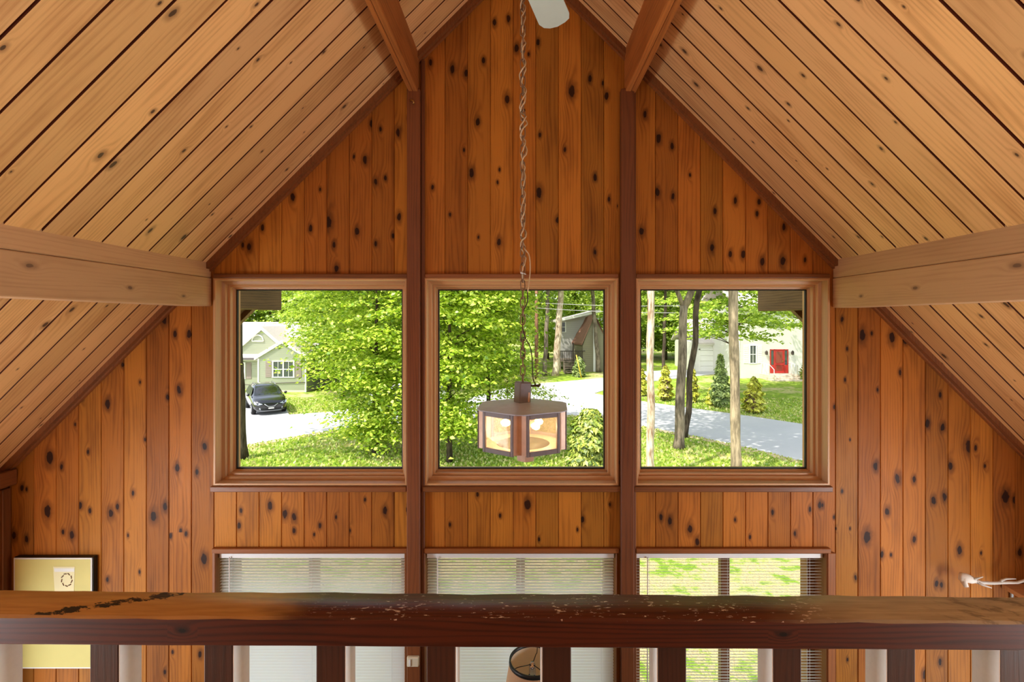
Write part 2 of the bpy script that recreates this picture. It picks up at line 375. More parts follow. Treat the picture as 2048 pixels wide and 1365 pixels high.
fw = lambda u, v, h: Vector((u, D - h, v))
J = [XL] + [wx(22 + 45.1 * k) for k in range(0, 18)] + [wx(844.5 + 45.4 * k) for k in range(0, 10)] + [wx(1266 + 45.0 * k) for k in range(0, 18)] + [XR]
J = sorted(j for j in J if XL <= j <= XR)
mb = MB(); wall_sheet(mb, fw, J, .02)
fo = lambda u, v, h: Vector((u, D + .115 + h, v))
wall_sheet(mb, fo, [XL - .15 + i * (XR - XL + .3) / 20 for i in range(21)], .1, True, -.2)
o = mb.build('wall_back', [M['wall']]); tag(o, 'knotty pine gable wall of vertical boards with the six windows', 'wall', kind='structure')

# ceiling boards run down the slope, at right angles to the ridge
def ceil_side(sgn):
    mb = MB(); q = math.sqrt(.5)
    fr = lambda u, v, h: Vector((RX + sgn * (v * q) - sgn * h * q, u, RZ - v * q - h * q))
    yj = [D + .002]; y = D * 611 / 631 + .002
    while y > -3.4: yj.append(y); y -= .1302
    yj = sorted(yj)
    L = 4.32
    for i in range(len(yj) - 1):
        kk = []; v = random.uniform(.1, .6)
        while v < L - .1:
            kk.append((random.uniform(yj[i] + .012, yj[i + 1] - .012), v, random.choice((.0025, .003, .004, .005, .008))))
            v += random.uniform(.2, .8)
        gw = random.choice((.003, .004, .005, .006))
        board(mb, fr, yj[i], yj[i + 1], 0, 0, L, L, kk, g=.012, bev=.0025, flatw=gw, tint=rt(.5, .16), gmat=1)
    return mb
o = ceil_side(-1).build('ceiling', [M['ceil'], M['groove']]); o.name = 'ceiling'; tag(o, 'sloping pine board ceiling on the left of the ridge', 'ceiling', kind='structure')
o = ceil_side(1).build('ceiling', [M['ceil'], M['groove']]); tag(o, 'sloping pine board ceiling on the right of the ridge', 'ceiling', kind='structure')
# roof deck over the ceiling, overhanging the gable outside
for sgn, side in ((-1, 'left'), (1, 'right')):
    mb = MB(); e = 3.5
    prism(mb, [(RX, RZ + .03), (RX + sgn * e, RZ + .03 - e), (RX + sgn * e, RZ + .2 - e), (RX, RZ + .2)], 1, -3.5, 3.62, 0)
    o = mb.build('roof', [M['dwall']]); tag(o, f'roof deck above the {side} ceiling slope, overhanging the gable outside', 'roof', kind='structure')
    mb = MB()
    prism(mb, [(RX, RZ - .02), (RX + sgn * e, RZ - .02 - e), (RX + sgn * e, RZ + .24 - e), (RX, RZ + .24)], 1, 3.621, 3.67, 0)
    o = mb.build('bargeboard', [M['dwall']]); tag(o, f'dark sloping board edging the {side} roof overhang outside', 'bargeboard', kind='structure')

# knee walls, rear wall, floors
def simple_wall(name, lo, hi, m, label, cat='wall'):
    mb = MB(); cbox(mb, lo, hi, .001); o = mb.build(name, [m]); return tag(o, label, cat, kind='structure')
mb = MB(); fr = lambda u, v, h: Vector((XL + h, u, v)); zt = roofz(XL)
ys = [-3.4 + i * .1303 for i in range(48)]; ys = [y for y in ys if y < D - .03] + [D]
for i in range(len(ys) - 1):
    board(mb, fr, ys[i], ys[i + 1], 0, 0, zt, zt, [(random.uniform(ys[i], ys[i + 1]), random.uniform(.2, 2.4), .009) for _ in range(3)])
cbox(mb, (XL - .12, -3.4, -.2), (XL - .02, D + .1, zt + .1), .001)
o = mb.build('wall_left', [M['wall']]); tag(o, 'low knotty pine side wall under the left eave', 'wall', kind='structure')
mb = MB(); fr = lambda u, v, h: Vector((XR - h, u, v)); zt = roofz(XR)
for i in range(len(ys) - 1):
    board(mb, fr, ys[i], ys[i + 1], 0, 0, zt, zt, [(random.uniform(ys[i], ys[i + 1]), random.uniform(.2, 2.4), .009) for _ in range(3)])
cbox(mb, (XR + .02, -3.4, -.2), (XR + .12, D + .1, zt + .1), .001)
o = mb.build('wall_right', [M['wall']]); tag(o, 'low knotty pine side wall under the right eave', 'wall', kind='structure')
mb = MB(); cbox(mb, (XL - .02, D - .05, 0), (XL + .02, D - .004, roofz(XL) - .12), .004); cbox(mb, (XL, D - .9, roofz(XL) - .1), (XL + .055, D - .003, roofz(XL) - .012), .004)
o = mb.build('trim_1', [M['trim']]); tag(o, 'dark cap board and corner strip at the foot of the left ceiling slope', 'trim', kind='structure')
simple_wall('floor', (XL - .1, -3.4, -.2), (XR + .1, D + .1, 0), M['floor'], 'beige living room floor below the loft', 'floor')
simple_wall('loft_floor', (XL, -3.4, E - 2.1), (XR, 1.62, E - 1.82), M['beam'], 'wooden loft floor under the railing', 'floor')
# rear gable with its loft window (behind the photographer)
mb = MB()
w0, w1, h0, h1 = RX - .7, RX + .7, E + .63, E + 1.37
for lo, hi in (((XL, -3.5, -.2), (XR, -3.4, E - .85)), ((w0, -3.5, E - .85), (w1, -3.4, h0))):
    cbox(mb, lo, hi, .001)
prism(mb, [(w0, h1), (w1, h1), (w1, roofz(w1)), (RX, RZ), (w0, roofz(w0))], 1, -3.5, -3.4)
prism(mb, [(XL, E - .85), (w0, E - .85), (w0, roofz(w0)), (XL, roofz(XL))], 1, -3.5, -3.4)
prism(mb, [(w1, E - .85), (XR, E - .85), (XR, roofz(XR)), (w1, roofz(w1))], 1, -3.5, -3.4)
o = mb.build('wall_front', [M['wall']]); tag(o, 'pine boarded rear gable of the loft with a wide window', 'wall', kind='structure')

# mouldings along the rake and the window band
mb = MB()
for sgn in (-1, 1):
    for x0, x1 in ((0, 3.0),):
        a, b = x0, x1; z = RZ
        poly = lambda o1, o2: [(RX + sgn * a, z - a - o1), (RX + sgn * b, z - b - o1), (RX + sgn * b, z - b - o2), (RX + sgn * a, z - a - o2)]
        prism(mb, poly(-.01, .036), 1, D - .05, D - .001, 0, rt(.42, .1))
        prism(mb, poly(.03, .05), 1, D - .022, D - .001, 0, rt(.6, .1))
o = mb.build('trim_2', [M['trim']]); tag(o, 'brown raking moulding where the gable meets the sloping ceiling', 'trim', kind='structure')

# ------------------------------------------------------------------ posts and beams
def beamset(name, boxes, m, label, cat, knots=()):
    mb = MB()
    for lo, hi in boxes: cbox(mb, lo, hi, .004, tint=rt(.5, .15), knots=knots)
    o = mb.build(name, [m]); return tag(o, label, cat, kind='structure')
PB = D - .045
beamset('post', [((wx(817), PB, 0), (wx(843), D - .002, E + 1.32)), ((wx(843), D - .022, 0), (wx(850.5), D - .002, E + 1.5))], M['post'], 'dark wooden post between the left and middle windows', 'post')
beamset('post', [((wx(1239), PB, 0), (wx(1265), D - .002, E + 1.32)), ((wx(1263), D - .022, 0), (wx(1270.5), D - .002, E + 1.4))], M['post'], 'dark wooden post between the middle and right windows', 'post')
for xs, lab in (((-.634, -.610, -.580), 'left'), ((.600, .633, .662), 'right')):
    bx = []
    z0, z1 = E + 1.304, E + 1.62
    beamset('ridge_beam', [((xs[0], -3.38, z0), (xs[1] - .001, D - .004, z1)), ((xs[1] + .001, -3.38, z0), (xs[2], D - .004, z1))], M['beamd'],
            f'doubled plank beam running up high along the {lab} of the ridge', 'beam')
def kb(sgn, xf):
    a = (0, sgn); y0 = xf
    return [(a, z, y, r) for z, y, r in ((E + .15, 2.2, .006), (E + .2, 1.75, .008), (E + .13, 2.55, .005), (E + .22, 1.0, .006))]
beamset('eave_beam', [((-1.94, -3.38, E + .084), (-1.776, D - .002, E + .247)), ((-1.93, -3.38, E + .249), (-1.778, D - .002, E + .45))],
        M['beam'], 'pale heavy wooden beam along the left ceiling slope; left of the left window', 'beam', kb(1, -1.776))
beamset('eave_beam', [((1.80, -3.38, E + .075), (1.96, D - .002, E + .245)), ((1.802, -3.38, E + .247), (1.95, D - .002, E + .45))],
        M['beam'], 'pale heavy wooden beam along the right ceiling slope; right of the right window', 'beam', kb(-1, 1.8))

M['dwl'] = wood('weathered_outrigger', (126, 98, 66), (72, 54, 36), knot=(40, 30, 22), rough=.8, ring=.4)
beamset('outrigger_beam', [((-1.92, D + .12, E + .078), (-1.776, 3.6, E + .3))], M['dwl'], 'weathered beam end sticking out under the roof, seen at the top of the left window', 'beam')
beamset('outrigger_beam', [((1.80, D + .12, E + .073), (1.96, 3.66, E + .3))], M['dwl'], 'weathered beam end sticking out under the roof, seen at the top of the right window', 'beam')
# ------------------------------------------------------------------ windows
def ring(mb, r0, y0, r1, y1, mat=0, tint=None):
    """four quads between two rectangles (x0,x1,z0,z1) at depths y0,y1"""
    tint = tint or rt(.5, .12)
    def c(r, y): return [Vector((r[0], y, r[2])), Vector((r[1], y, r[2])), Vector((r[1], y, r[3])), Vector((r[0], y, r[3]))]
    A, B = c(r0, y0), c(r1, y1)
    for i in range(4):
        j = (i + 1) % 4; q = [A[i], A[j], B[j], B[i]]
        w = .02 + abs((B[i] - A[i]).length)
        al = 0 if i % 2 == 0 else 2
        uv = [(0, A[i][al]), (0, A[j][al]), (w, B[j][al]), (w, B[i][al])]
        mb.face(q, uv, mat, NOK, tint)
def inset(r, d): return (r[0] + d, r[1] - d, r[2] + d, r[3] - d)
def loft_rings(mb, r, prof, mat=0):
    for i in range(len(prof) - 1):
        ring(mb, inset(r, prof[i][0]), prof[i][1], inset(r, prof[i + 1][0]), prof[i + 1][1], mat)
WN = ['left', 'middle', 'right']
for i, (a, b) in enumerate(UPW):
    r = (wx(a), wx(b), wz(UY[1]), wz(UY[0]))
    w = empty(f'window_{i + 1}', ((r[0] + r[1]) / 2, D, r[2]), label=f'{WN[i]} upper fixed window in a deep stepped wooden frame', cat='window', kind='structure')
    loc = Matrix.Translation(w.location)
    def put(o): o.parent = w; o.matrix_parent_inverse = loc.inverted(); return o
    mb = MB(); loft_rings(mb, r, [(-.002, D + .02), (-.002, D - .014), (.004, D - .018), (.012, D - .018), (.014, D - .012), (.014, D + .04), (.030, D + .046), (.032, D + .05), (.032, D + .075)])
    put(mb.build('frame', [M['frame']]))
    mb = MB(); loft_rings(mb, r, [(.031, D + .07), (.044, D + .07), (.046, D + .074), (.046, D + .1), (.056, D + .104), (.056, D + .118), (.06, D + .118), (.06, D + .15), (-.01, D + .15)])
    put(mb.build('sash', [M['frame']]))
    mb = MB(); loft_rings(mb, r, [(.0585, D + .112), (.064, D + .112), (.064, D + .126), (.058, D + .13)])
    put(mb.build('gasket', [M['gasket']]))
    mb = MB(); g = inset(r, .06); cbox(mb, (g[0], D + .119, g[2]), (g[1], D + .123, g[3]), .0005); put(mb.build('pane', [M['glass']]))
    mb = MB(); cbox(mb, (r[0] - .012, D - .03, r[2] - .034), (r[1] + .012 - (0 if i else .014), D - .001, r[2] - .002), .004, axis=0)
    put(mb.build('sill', [M['trim']]))
    mb = MB(); cbox(mb, (r[0] + .002, D - .02, r[3] + .001), (r[1], D - .001, r[3] + .024), .003, axis=0)
    put(mb.build('head_trim', [M['trim']]))
for i, (a, b) in enumerate(LOW):
    r = (wx(a), wx(b), wz(LY[1]), wz(LY[0]))
    w = empty(f'window_{i + 4}', ((r[0] + r[1]) / 2, D, r[2]), label=f'{WN[i]} lower window behind a white blind', cat='window', kind='structure')
    loc = Matrix.Translation(w.location)
    mb = MB(); loft_rings(mb, r, [(-.014 if i == 0 else 0, D - .001), (-.014 if i == 0 else 0, D - .02), (.0, D - .022), (.004, D - .018), (.004, D + .09), (.05, D + .092), (.05, D + .16), (-.01, D + .16)])
    put(mb.build('frame', [M['trim']]))
    mb = MB(); x = wx([630, 1041, 1447][i]); x = x * 1.0 + (x) * .0 ; xm = x * (D + .13) / D
    cbox(mb, (xm - .026, D + .1, r[2] + .04), (xm + .026, D + .15, r[3] - .04), .004, axis=2); put(mb.build('mullion', [M['trim']]))
    for k, (p, q) in enumerate(((r[0] + .05, xm - .035), (xm + .035, r[1] - .05))):
        mb = MB(); cbox(mb, (p, D + .124, r[2] + .05), (q, D + .128, r[3] - .05), .0005); put(mb.build('pane', [M['glass']]))
    mb = MB(); cbox(mb, (r[0] - .016 * (i == 0), D - .026, r[3] + .001), (r[1] + (.02 if i == 2 else .012), D - .001, r[3] + .028), .003, axis=0, tint=rt(.6, .05)); put(mb.build('head_trim', [M['trim']]))
    if i == 2:
        mb = MB(); cbox(mb, (r[1] + .004, D - .02, r[2]), (r[1] + .05, D - .001, r[3]), .003, axis=2); put(mb.build('side_trim', [M['trim']]))
    # blind
    bl = empty('window_blind', ((r[0] + r[1]) / 2, D + .04, r[3]), label=f'white slatted blind hanging in the {WN[i]} lower window' + (', slats tilted open onto the lawn' if i == 2 else ''), cat='blind', group='slatted blinds in the lower windows')
    loc = Matrix.Translation(bl.location)
    def putb(o): o.parent = bl; o.matrix_parent_inverse = loc.inverted(); return o
    x0, x1 = r[0] + .008, r[1] - .008; yc = D + .02
    mb = MB(); cbox(mb, (x0, yc - .014, r[3] - .042), (x1, yc + .014, r[3] - .004), .003, axis=0); putb(mb.build('headrail', [M['white']]))
    mb = MB(); z = r[3] - .056; tl = R([-6, -4, 26][i]); n = 0
    while z > r[2] + .08 and n < 106:
        for k in range(2):
            s0, s1 = -.0125 + k * .0125, k * .0125
            def sp(s, x): return Vector((x, yc + s * math.cos(tl), z - s * math.sin(tl) + .0022 * (1 - (s / .0125) ** 2)))
            mb.face([sp(s0, x0 + .004), sp(s0, x1 - .004), sp(s1, x1 - .004), sp(s1, x0 + .004)], None, 0, NOK, (.5, .5, .5), True)
        z -= .0172; n += 1
    zb = z
    putb(mb.build('slats', [M['slat'] if 'slat' in M else M['white']]))
    mb = MB(); cbox(mb, (x0, yc - .011, zb - .012), (x1, yc + .011, zb), .002, axis=0); putb(mb.build('bottom_rail', [M['white']]))
    mb = MB()
    for t in (.07, .5, .93):
        for dy in (-.013, .013): tube(mb, [(x0 + (x1 - x0) * t, yc + dy, r[3] - .03), (x0 + (x1 - x0) * t, yc + dy, zb)], .0008, 4)
    putb(mb.build('ladder_cord', [M['white']]))
    mb = MB(); tube(mb, [(x0 + .065, yc - .022, r[3] - .03), (x0 + .063, yc - .02, r[3] - .9)], .0035, 6); putb(mb.build('wand', [M['white']]))

# ------------------------------------------------------------------ loft railing
rl = empty('loft_railing', (0, 1.54, E - 1.82), label='dark stained loft railing with a worn chipped handrail and square balusters', cat='railing')
roll = Matrix.Translation((0, 1.54, E - .95)) @ Matrix.Rotation(R(.42), 4, 'Y') @ Matrix.Rotation(R(.12), 4, 'Z')
mb = MB()
# the handrail is cut in short runs so the rough-sawn edge can waver a little
N = 64; xs = [-2.9 + 5.85 * i / N for i in range(N + 1)]
def sect(x):
    w = .0012 * math.sin(x * 7) + .0008 * math.sin(x * 19 + 1) + .0005 * math.sin(x * 43)
    yb, yf, zt, zb = .07, -.07, .042 + w * .6, -.047 + w * .3
    c = .007 + .002 * math.sin(x * 23)
    return [(yf, zb + .004), (yf, zt - c), (yf + c * .8, zt), (yb - c + w, zt), (yb + w, zt - c), (yb, zb + .004), (yb - .004, zb), (yf + .004, zb)]
for i in range(N):
    A, B = sect(xs[i]), sect(xs[i + 1])
    for k in range(8):
        j = (k + 1) % 8
        q = [(xs[i], *A[k]), (xs[i], *A[j]), (xs[i + 1], *B[j]), (xs[i + 1], *B[k])]
        top = k in (1, 2, 3); al = (lambda p: p[1]) if k in (2, 6) else (lambda p: p[2] + .3)
        kn = NOK
        if k == 0 and i in (40, 20): kn = (.3, (xs[i] + xs[i + 1]) / 2, .006)
        mb.face([roll @ Vector(p) for p in q], [(al(p), p[0]) for p in q], 1 if top else 0, kn, (.37, .5, .4), k in (2, 3, 4))
for x, s in ((xs[0], 1), (xs[-1], -1)):
    mb.face([roll @ Vector((x, *p)) for p in sect(x)], None, 0, NOK, (.37, .5, .4))
def putr(o, e=rl): o.parent = e; o.matrix_parent_inverse = Matrix.Translation(e.location).inverted(); return o
putr(mb.build('handrail', [M['rail'], M['railtop']]))
k = 0
for x in (-252, -33, 216, 442, 664, 883, 1113, 1342, 1571, 1798, 2023, 2250):
    xc = (x - VX) / F * 1.507
    zt = (roll @ Vector((xc, 0, -.046))).z
    yo = (roll @ Vector((xc, 0, 0))).y
    mb = MB(); cbox(mb, (xc - .0445, yo - .045, E - 1.82), (xc + .0445, yo + .045, zt), .003, axis=2, tint=rt(.5, .12))
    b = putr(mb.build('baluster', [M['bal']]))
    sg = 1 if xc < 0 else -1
    mb = MB(); cbox(mb, (xc + sg * .0445, yo - .044, E - 1.82), (xc + sg * .0475, yo + .044, zt - .001), .001, axis=2)  # thin pale strip on the side facing the middle of the railing
    c = mb.build('pale_side', [M['pale']]); c.parent = b; c['label'] = 'pale side face'

# ------------------------------------------------------------------ small things on the wall
pw = empty('framed_picture', (wx(115), D, wz(1200)), label='yellow picture of a tumbler in a black box frame on the lower left wall', cat='picture')
def putp(o): return putr(o, pw)
x0, x1, zt, zb = wx(39), wx(196), wz(1110), wz(1330); yf = D - .03
mb = MB(); cbox(mb, (x0, yf, zb), (x1, D - .001, zt), .002); putp(mb.build('box_frame', [M['black']]))
M['canv'] = plain('pale_yellow_print', (226, 210, 122), .6, var=.25, scale=5); M['ltyel'] = plain('pale_drink', (238, 226, 172), .6, var=.12, scale=9)
M['ink'] = plain('brown_ink', (122, 84, 50), .6); M['paper'] = plain('print_border', (232, 230, 220), .6, var=.04)
mb = MB(); cbox(mb, (x0, yf - .003, zb), (x1 - .006, yf + .001, zt - .003), .001); putp(mb.build('border', [M['paper']]))
mb = MB(); cbox(mb, (x0 + .008, yf - .004, zb + .008), (x1 - .014, yf, zt - .011), .0005); putp(mb.build('print', [M['canv']]))
gx = lambda p: wx(p) ; y = yf - .0045
mb = MB()
prism(mb, [(gx(118), wz(1128)), (gx(161), wz(1128)), (gx(157), wz(1230)), (gx(124), wz(1230))], 1, y - .0006, y + .001)
prism(mb, [(gx(120), wz(1131)), (gx(160), wz(1131)), (gx(159.5), wz(1138)), (gx(121), wz(1138))], 1, y - .0012, y - .0006, 1)
for a in range(9):
    t0 = a / 9 * 6.28; cx, cy = 145, 1154
    tube(mb, [(gx(cx + 11 * math.cos(t0 + s) * (1 - .3 * s)), y - .001, wz(cy + 13 * math.sin(t0 + s) * (1 - .2 * s))) for s in (0, .25, .5)], .003, 4, 2)
putp(mb.build('tumbler_print', [M['ltyel'], M['paper'], M['ink']]))

# sensor box on the left post and a brass hook above
mb = MB(); cbox(mb, (wx(819), PB - .022, wz(1319)), (wx(842), PB - .0005, wz(1300)), .004)
dv = tag(mb.build('door_sensor', [M['cream']]), 'small cream plastic box fixed low on the left post', 'sensor')
mb = MB(); cbox(mb, (wx(823), PB - .028, wz(1316)), (wx(827), PB - .0225, wz(1303)), .002); c = mb.build('switch', [M['white']]); c.parent = dv

hx, hz = wx(829), wz(213)
mb = MB(); tube(mb, [(hx - .012, PB - .001, hz + .008), (hx - .01, PB - .02, hz + .008), (hx + .006, PB - .026, hz + .004), (hx + .012, PB - .024, hz - .008), (hx + .006, PB - .018, hz - .014)], .004, 7)
hk = tag(mb.build('cup_hook', [M['brass']]), 'tiny brass cup hook screwed into the left post under the beam', 'hook')

# shelf and antler at the right
mb = MB(); sz = E - 1.517 * 1.0
cbox(mb, (wx(2002), D - .24, sz - .025), (XR - .012, D - .002, sz), .002, axis=0)
sh = mb.build('wall_shelf', [M['beam']]); tag(sh, 'small wooden shelf on the far right of the gable wall', 'shelf')
mb = MB(); cbox(mb, (wx(2018), D - .014, sz - .13), (wx(2018) + .014, D - .003, sz - .026), .002); cbox(mb, (wx(2018), D - .16, sz - .036), (wx(2018) + .014, D - .003, sz - .026), .002)
b = mb.build('bracket', [plain('pale_steel', (200, 205, 205), .4, .6)]); b.parent = sh
M['bone'] = plain('weathered_antler', (226, 218, 206), .55, var=.3, scale=40)
Ya = D - .11
A = lambda x, y, dy=0: P(x, y, Ya + dy)
an = empty('deer_antler', A(1990, 1168), label='white deer antler with three tines lying along the right shelf', cat='antler')
mb = MB(); tube(mb, [A(1948, 1162), A(1962, 1166), A(1985, 1167), A(2010, 1166, -.01), (A(2035, 1166, -.02)), A(2060, 1158, -.05), A(2085, 1138, -.09), A(2098, 1112, -.12)], [.014, .009, .0085, .008, .0075, .0065, .005, .002], 8); putr(mb.build('main_beam', [M['bone']]), an)
for pts, rr in (([A(1940, 1163), A(1952, 1158, -.02), A(1966, 1154.5, -.05)], [.009, .006, .002]),
                ([A(1952, 1164), A(1966, 1171, -.02), A(1984, 1177, -.04)], [.009, .006, .002]),
                ([A(1999, 1167), A(2004, 1161, -.01), A(2013, 1158.5, -.02), A(2032, 1158.5, -.03)], [.008, .006, .005, .002])):
    mb = MB(); tube(mb, pts, rr, 8); putr(mb.build('tine', [M['bone']]), an)
mb = MB()
tube(mb, [A(1918, 1153, .02), A(1924, 1155, .01), A(1934, 1157), A(1942, 1160), A(1950, 1162)], [.02, .026, .024, .021, .013], 10)
tube(mb, [A(1926, 1156), A(1928, 1166), A(1933, 1175, -.01)], [.018, .02, .014], 9, flat=.6); putr(mb.build('skull_piece', [plain('skull_bone', (238, 228, 214), .6, var=.22, scale=30)]), an)
# ================================================================== outside
def grassmat():
    t = NT('lawn_grass'); p = t.pos()
    n1 = t.noise(p, .35, 4, .6); n2 = t.noise(p, 3.2, 4, .65); n3 = t.noise(p, 26, 3, .7)
    col = t.mix(t.step(n2, .3, .7), srgb(112, 146, 44), srgb(176, 196, 74))
    col = t.mix(t.step(t.math('MULTIPLY_ADD', n2, .5, n1), .72, .9), col, srgb(206, 192, 138))
    yy = t.sep(p)[1]; near = t.math('MULTIPLY', t.step(yy, 15, 10.5), t.step(n2, .42, .56))
    col = t.mix(near, col, srgb(188, 170, 128))
    col = t.mix(t.step(n3, .35, .75, 0, .5), col, srgb(74, 96, 26))
    return t.bsdf(col, .9, 0, .1, bump=n3, bstr=.8, bdist=.06)
def roadmat():
    t = NT('asphalt_road'); p = t.pos(); n1 = t.noise(p, .5, 4, .6); n2 = t.noise(p, 40, 2); 
    col = t.mix(n1, srgb(176, 176, 180), srgb(204, 202, 200)); col = t.mix(t.math('MULTIPLY', n2, .25), col, srgb(120, 120, 124))
    return t.bsdf(col, .9, 0, .15)
M['grass'] = grassmat(); M['road'] = roadmat()
M['dirt'] = plain('dry_verge', (204, 184, 148), .95, var=.3, scale=6)
from mathutils.geometry import tessellate_polygon
def poly_slab(name, pts, z, m, label, cat):
    mb = MB(); V = [Vector((p[0], p[1], z)) for p in pts]
    for tri in tessellate_polygon([V]): mb.face([V[i] for i in tri])
    # edge skirt gives it thickness
    for i in range(len(V)):
        a, b = V[i], V[(i + 1) % len(V)]; mb.face([a, b, b - Vector((0, 0, .06)), a - Vector((0, 0, .06))])
    o = mb.build(name, [m]); return tag(o, label, cat, kind='structure')
mb = MB(); n = 30
gx_ = [-90 + 180 * i / n for i in range(n + 1)]; gy_ = [D + .12 + (150 - D) * (i / n) ** 1.6 for i in range(n + 1)]
for i in range(n):
    for j in range(n): mb.face([(gx_[i], gy_[j], G), (gx_[i + 1], gy_[j], G), (gx_[i + 1], gy_[j + 1], G), (gx_[i], gy_[j + 1], G)])
tag(mb.build('ground', [M['grass']]), 'green lawn with dry patches running from the house to the road and woods', 'lawn', kind='structure')
def gpl(s): return [GP(*map(float, q.split())) for q in s.split(',')]
ROADPX = '300 935,440 905,492 892,600 873,700 858,800 848,900 842,1000 836,1100 831,1207 833,1282 853,1400 876,1500 898,1607 925,1700 952,1900 1010,2000 880,1850 888,1700 864,1607 850,1500 834,1400 820,1282 804,1207 792,1188 788,1207 782,1284 766,1420 750,1460 748,1460 738,1420 738,1284 744,1207 757,1060 770,1000 780,930 800,850 806,726 816,650 826,578 831,570 812,500 790,440 775,420 800,440 830,380 850,300 860'
RP = gpl(ROADPX); poly_slab('road', RP, G + .035, M['road'], 'grey asphalt road crossing in front, with a side road and driveways branching off', 'road')
VP_ = gpl('440 909,492 896,600 876.5,700 861,800 851,900 845,1000 839,1100 834,1207 836,1282 856.5,1400 880,1500 902.5,1607 930,1700 957,1700 952,1607 925,1500 898,1400 876,1282 853,1207 833,1100 831,1000 836,900 842,800 848,700 858,600 873,492 892,440 905')
poly_slab('verge', VP_, G + .02, M['dirt'], 'strip of dry bare soil along the near edge of the road', 'verge')
def inpoly(x, y, P_):
    c = False; j = len(P_) - 1
    for i in range(len(P_)):
        if (P_[i][1] > y) != (P_[j][1] > y) and x < (P_[j][0] - P_[i][0]) * (y - P_[i][1]) / (P_[j][1] - P_[i][1]) + P_[i][0]: c = not c
        j = i
    return c

# ---- foliage
def quads(name, C_, N_, size, mat, parent=None, tint=None, elong=1.25, tang=None, fold=.18):
    n = len(C_); N_ = N_ / np.maximum(np.linalg.norm(N_, axis=1, keepdims=True), 1e-6)
    r = RNG.normal(size=(n, 3)) if tang is None else tang
    t = r - N_ * np.sum(r * N_, axis=1, keepdims=True); t /= np.maximum(np.linalg.norm(t, axis=1, keepdims=True), 1e-6)
    b = np.cross(N_, t); s = np.asarray(size).reshape(-1, 1) * np.ones((n, 1))
    v = np.empty((n, 4, 3)); v[:, 0] = C_ - t * s * elong * .5; v[:, 1] = C_ + b * s * .42 + N_ * s * fold; v[:, 2] = C_ + t * s * elong * .5; v[:, 3] = C_ - b * s * .42 + N_ * s * fold
    me = bpy.data.meshes.new(name); me.vertices.add(n * 4); me.vertices.foreach_set('co', v.reshape(-1).astype(np.float32))
    me.loops.add(n * 4); me.loops.foreach_set('vertex_index', np.arange(n * 4, dtype=np.int32))
    me.polygons.add(n); me.polygons.foreach_set('loop_start', np.arange(0, n * 4, 4, dtype=np.int32))
    me.update(calc_edges=True)
    if tint is None: tint = np.stack([RNG.random(n), RNG.random(n), RNG.random(n)], 1)
    a = me.attributes.new('tint', 'FLOAT_VECTOR', 'FACE'); a.data.foreach_set('vector', tint.astype(np.float32).ravel())
    me.materials.append(mat); o = bpy.data.objects.new(name, me); C.objects.link(o)
    if parent: o.parent = parent
    return o
M['leafy'] = leafmat('maple_leaf', (240, 246, 110), (164, 200, 44), .38, (104, 142, 28))
M['leafd'] = leafmat('wood_leaf', (190, 210, 84), (120, 150, 46), .4, (86, 114, 34))
M['leafr'] = leafmat('oak_leaf', (220, 234, 104), (142, 176, 54), .42, (102, 134, 38))
M['conif'] = leafmat('conifer_needle', (240, 232, 90), (176, 184, 52), .25, (140, 140, 46))
M['conifin'] = leafmat('dead_needle', (120, 92, 56), (84, 66, 40), .1)
M['spruce'] = leafmat('spruce_needle', (176, 190, 110), (116, 140, 72), .2, (92, 112, 60))
M['yew'] = leafmat('yew_needle', (206, 208, 96), (112, 140, 44), .2, (70, 96, 32))
def barkm(name, a, b, sc=1.0):
    t = NT(name); s = t.sep(t.obj()); v = t.comb(t.math('MULTIPLY', s[0], 14 * sc), t.math('MULTIPLY', s[1], 14 * sc), t.math('MULTIPLY', s[2], 2.2 * sc))
    n1 = t.noise(v, 1, 4, .65); n2 = t.noise(t.obj(), 1.3, 2)
    return t.bsdf(t.mix(t.step(t.math('MULTIPLY_ADD', n2, .5, n1), .55, .95), srgb(*a), srgb(*b)), .9, 0, .1, bump=n1, bstr=.7, bdist=.03)
M['bark'] = barkm('grey_bark', (150, 136, 116), (88, 78, 66)); M['barkl'] = barkm('pale_bark', (222, 206, 180), (132, 106, 80)); M['barkd'] = barkm('dark_bark', (96, 84, 70), (52, 44, 36)); M['barkt'] = barkm('tan_bark', (176, 158, 128), (112, 100, 80))
def wobble(p, q, n, amp):
    p, q = Vector(p), Vector(q); return [p.lerp(q, i / n) + Vector((random.uniform(-amp, amp), random.uniform(-amp, amp), 0)) * (0 if i in (0,) else 1) for i in range(n + 1)]
def pads(sprays, leafn, L, W, T, tilt=.45, droop=.12):
    """leaf positions and normals on flattened sprays; sprays = list of (centre, outward azimuth, scale)"""
    Cs, Ns = [], []
    for c, az, s in sprays:
        m = max(4, int(leafn * s * s)); a = RNG.normal(size=m) * .45 * L * s; b = RNG.normal(size=m) * .4 * W * s; h = RNG.normal(size=m) * T
        d = np.array([math.cos(az), math.sin(az)]); e = np.array([-d[1], d[0]])
        p = np.empty((m, 3)); p[:, :2] = np.array(c)[:2] + np.outer(a, d) + np.outer(b, e); p[:, 2] = c[2] + h - droop * a - .12 * b * b / (W * s)
        n = RNG.normal(size=(m, 3)) * tilt; n[:, 2] += 1; n[:, 0] += d[0] * .25; n[:, 1] += d[1] * .25
        Cs.append(p); Ns.append(n)
    return np.concatenate(Cs), np.concatenate(Ns)
def sprays_in(n, R_, z0, h, prof, inner=.15):
    out = []
    for _ in range(n):
        f = random.random(); az = random.uniform(0, 2 * math.pi); r = R_ * prof(f) * math.sqrt(random.uniform(inner, 1)) * random.uniform(.75, 1.1)
        out.append(((r * math.cos(az), r * math.sin(az), z0 + f * (h - z0)), az, random.uniform(.7, 1.25)))
    return out
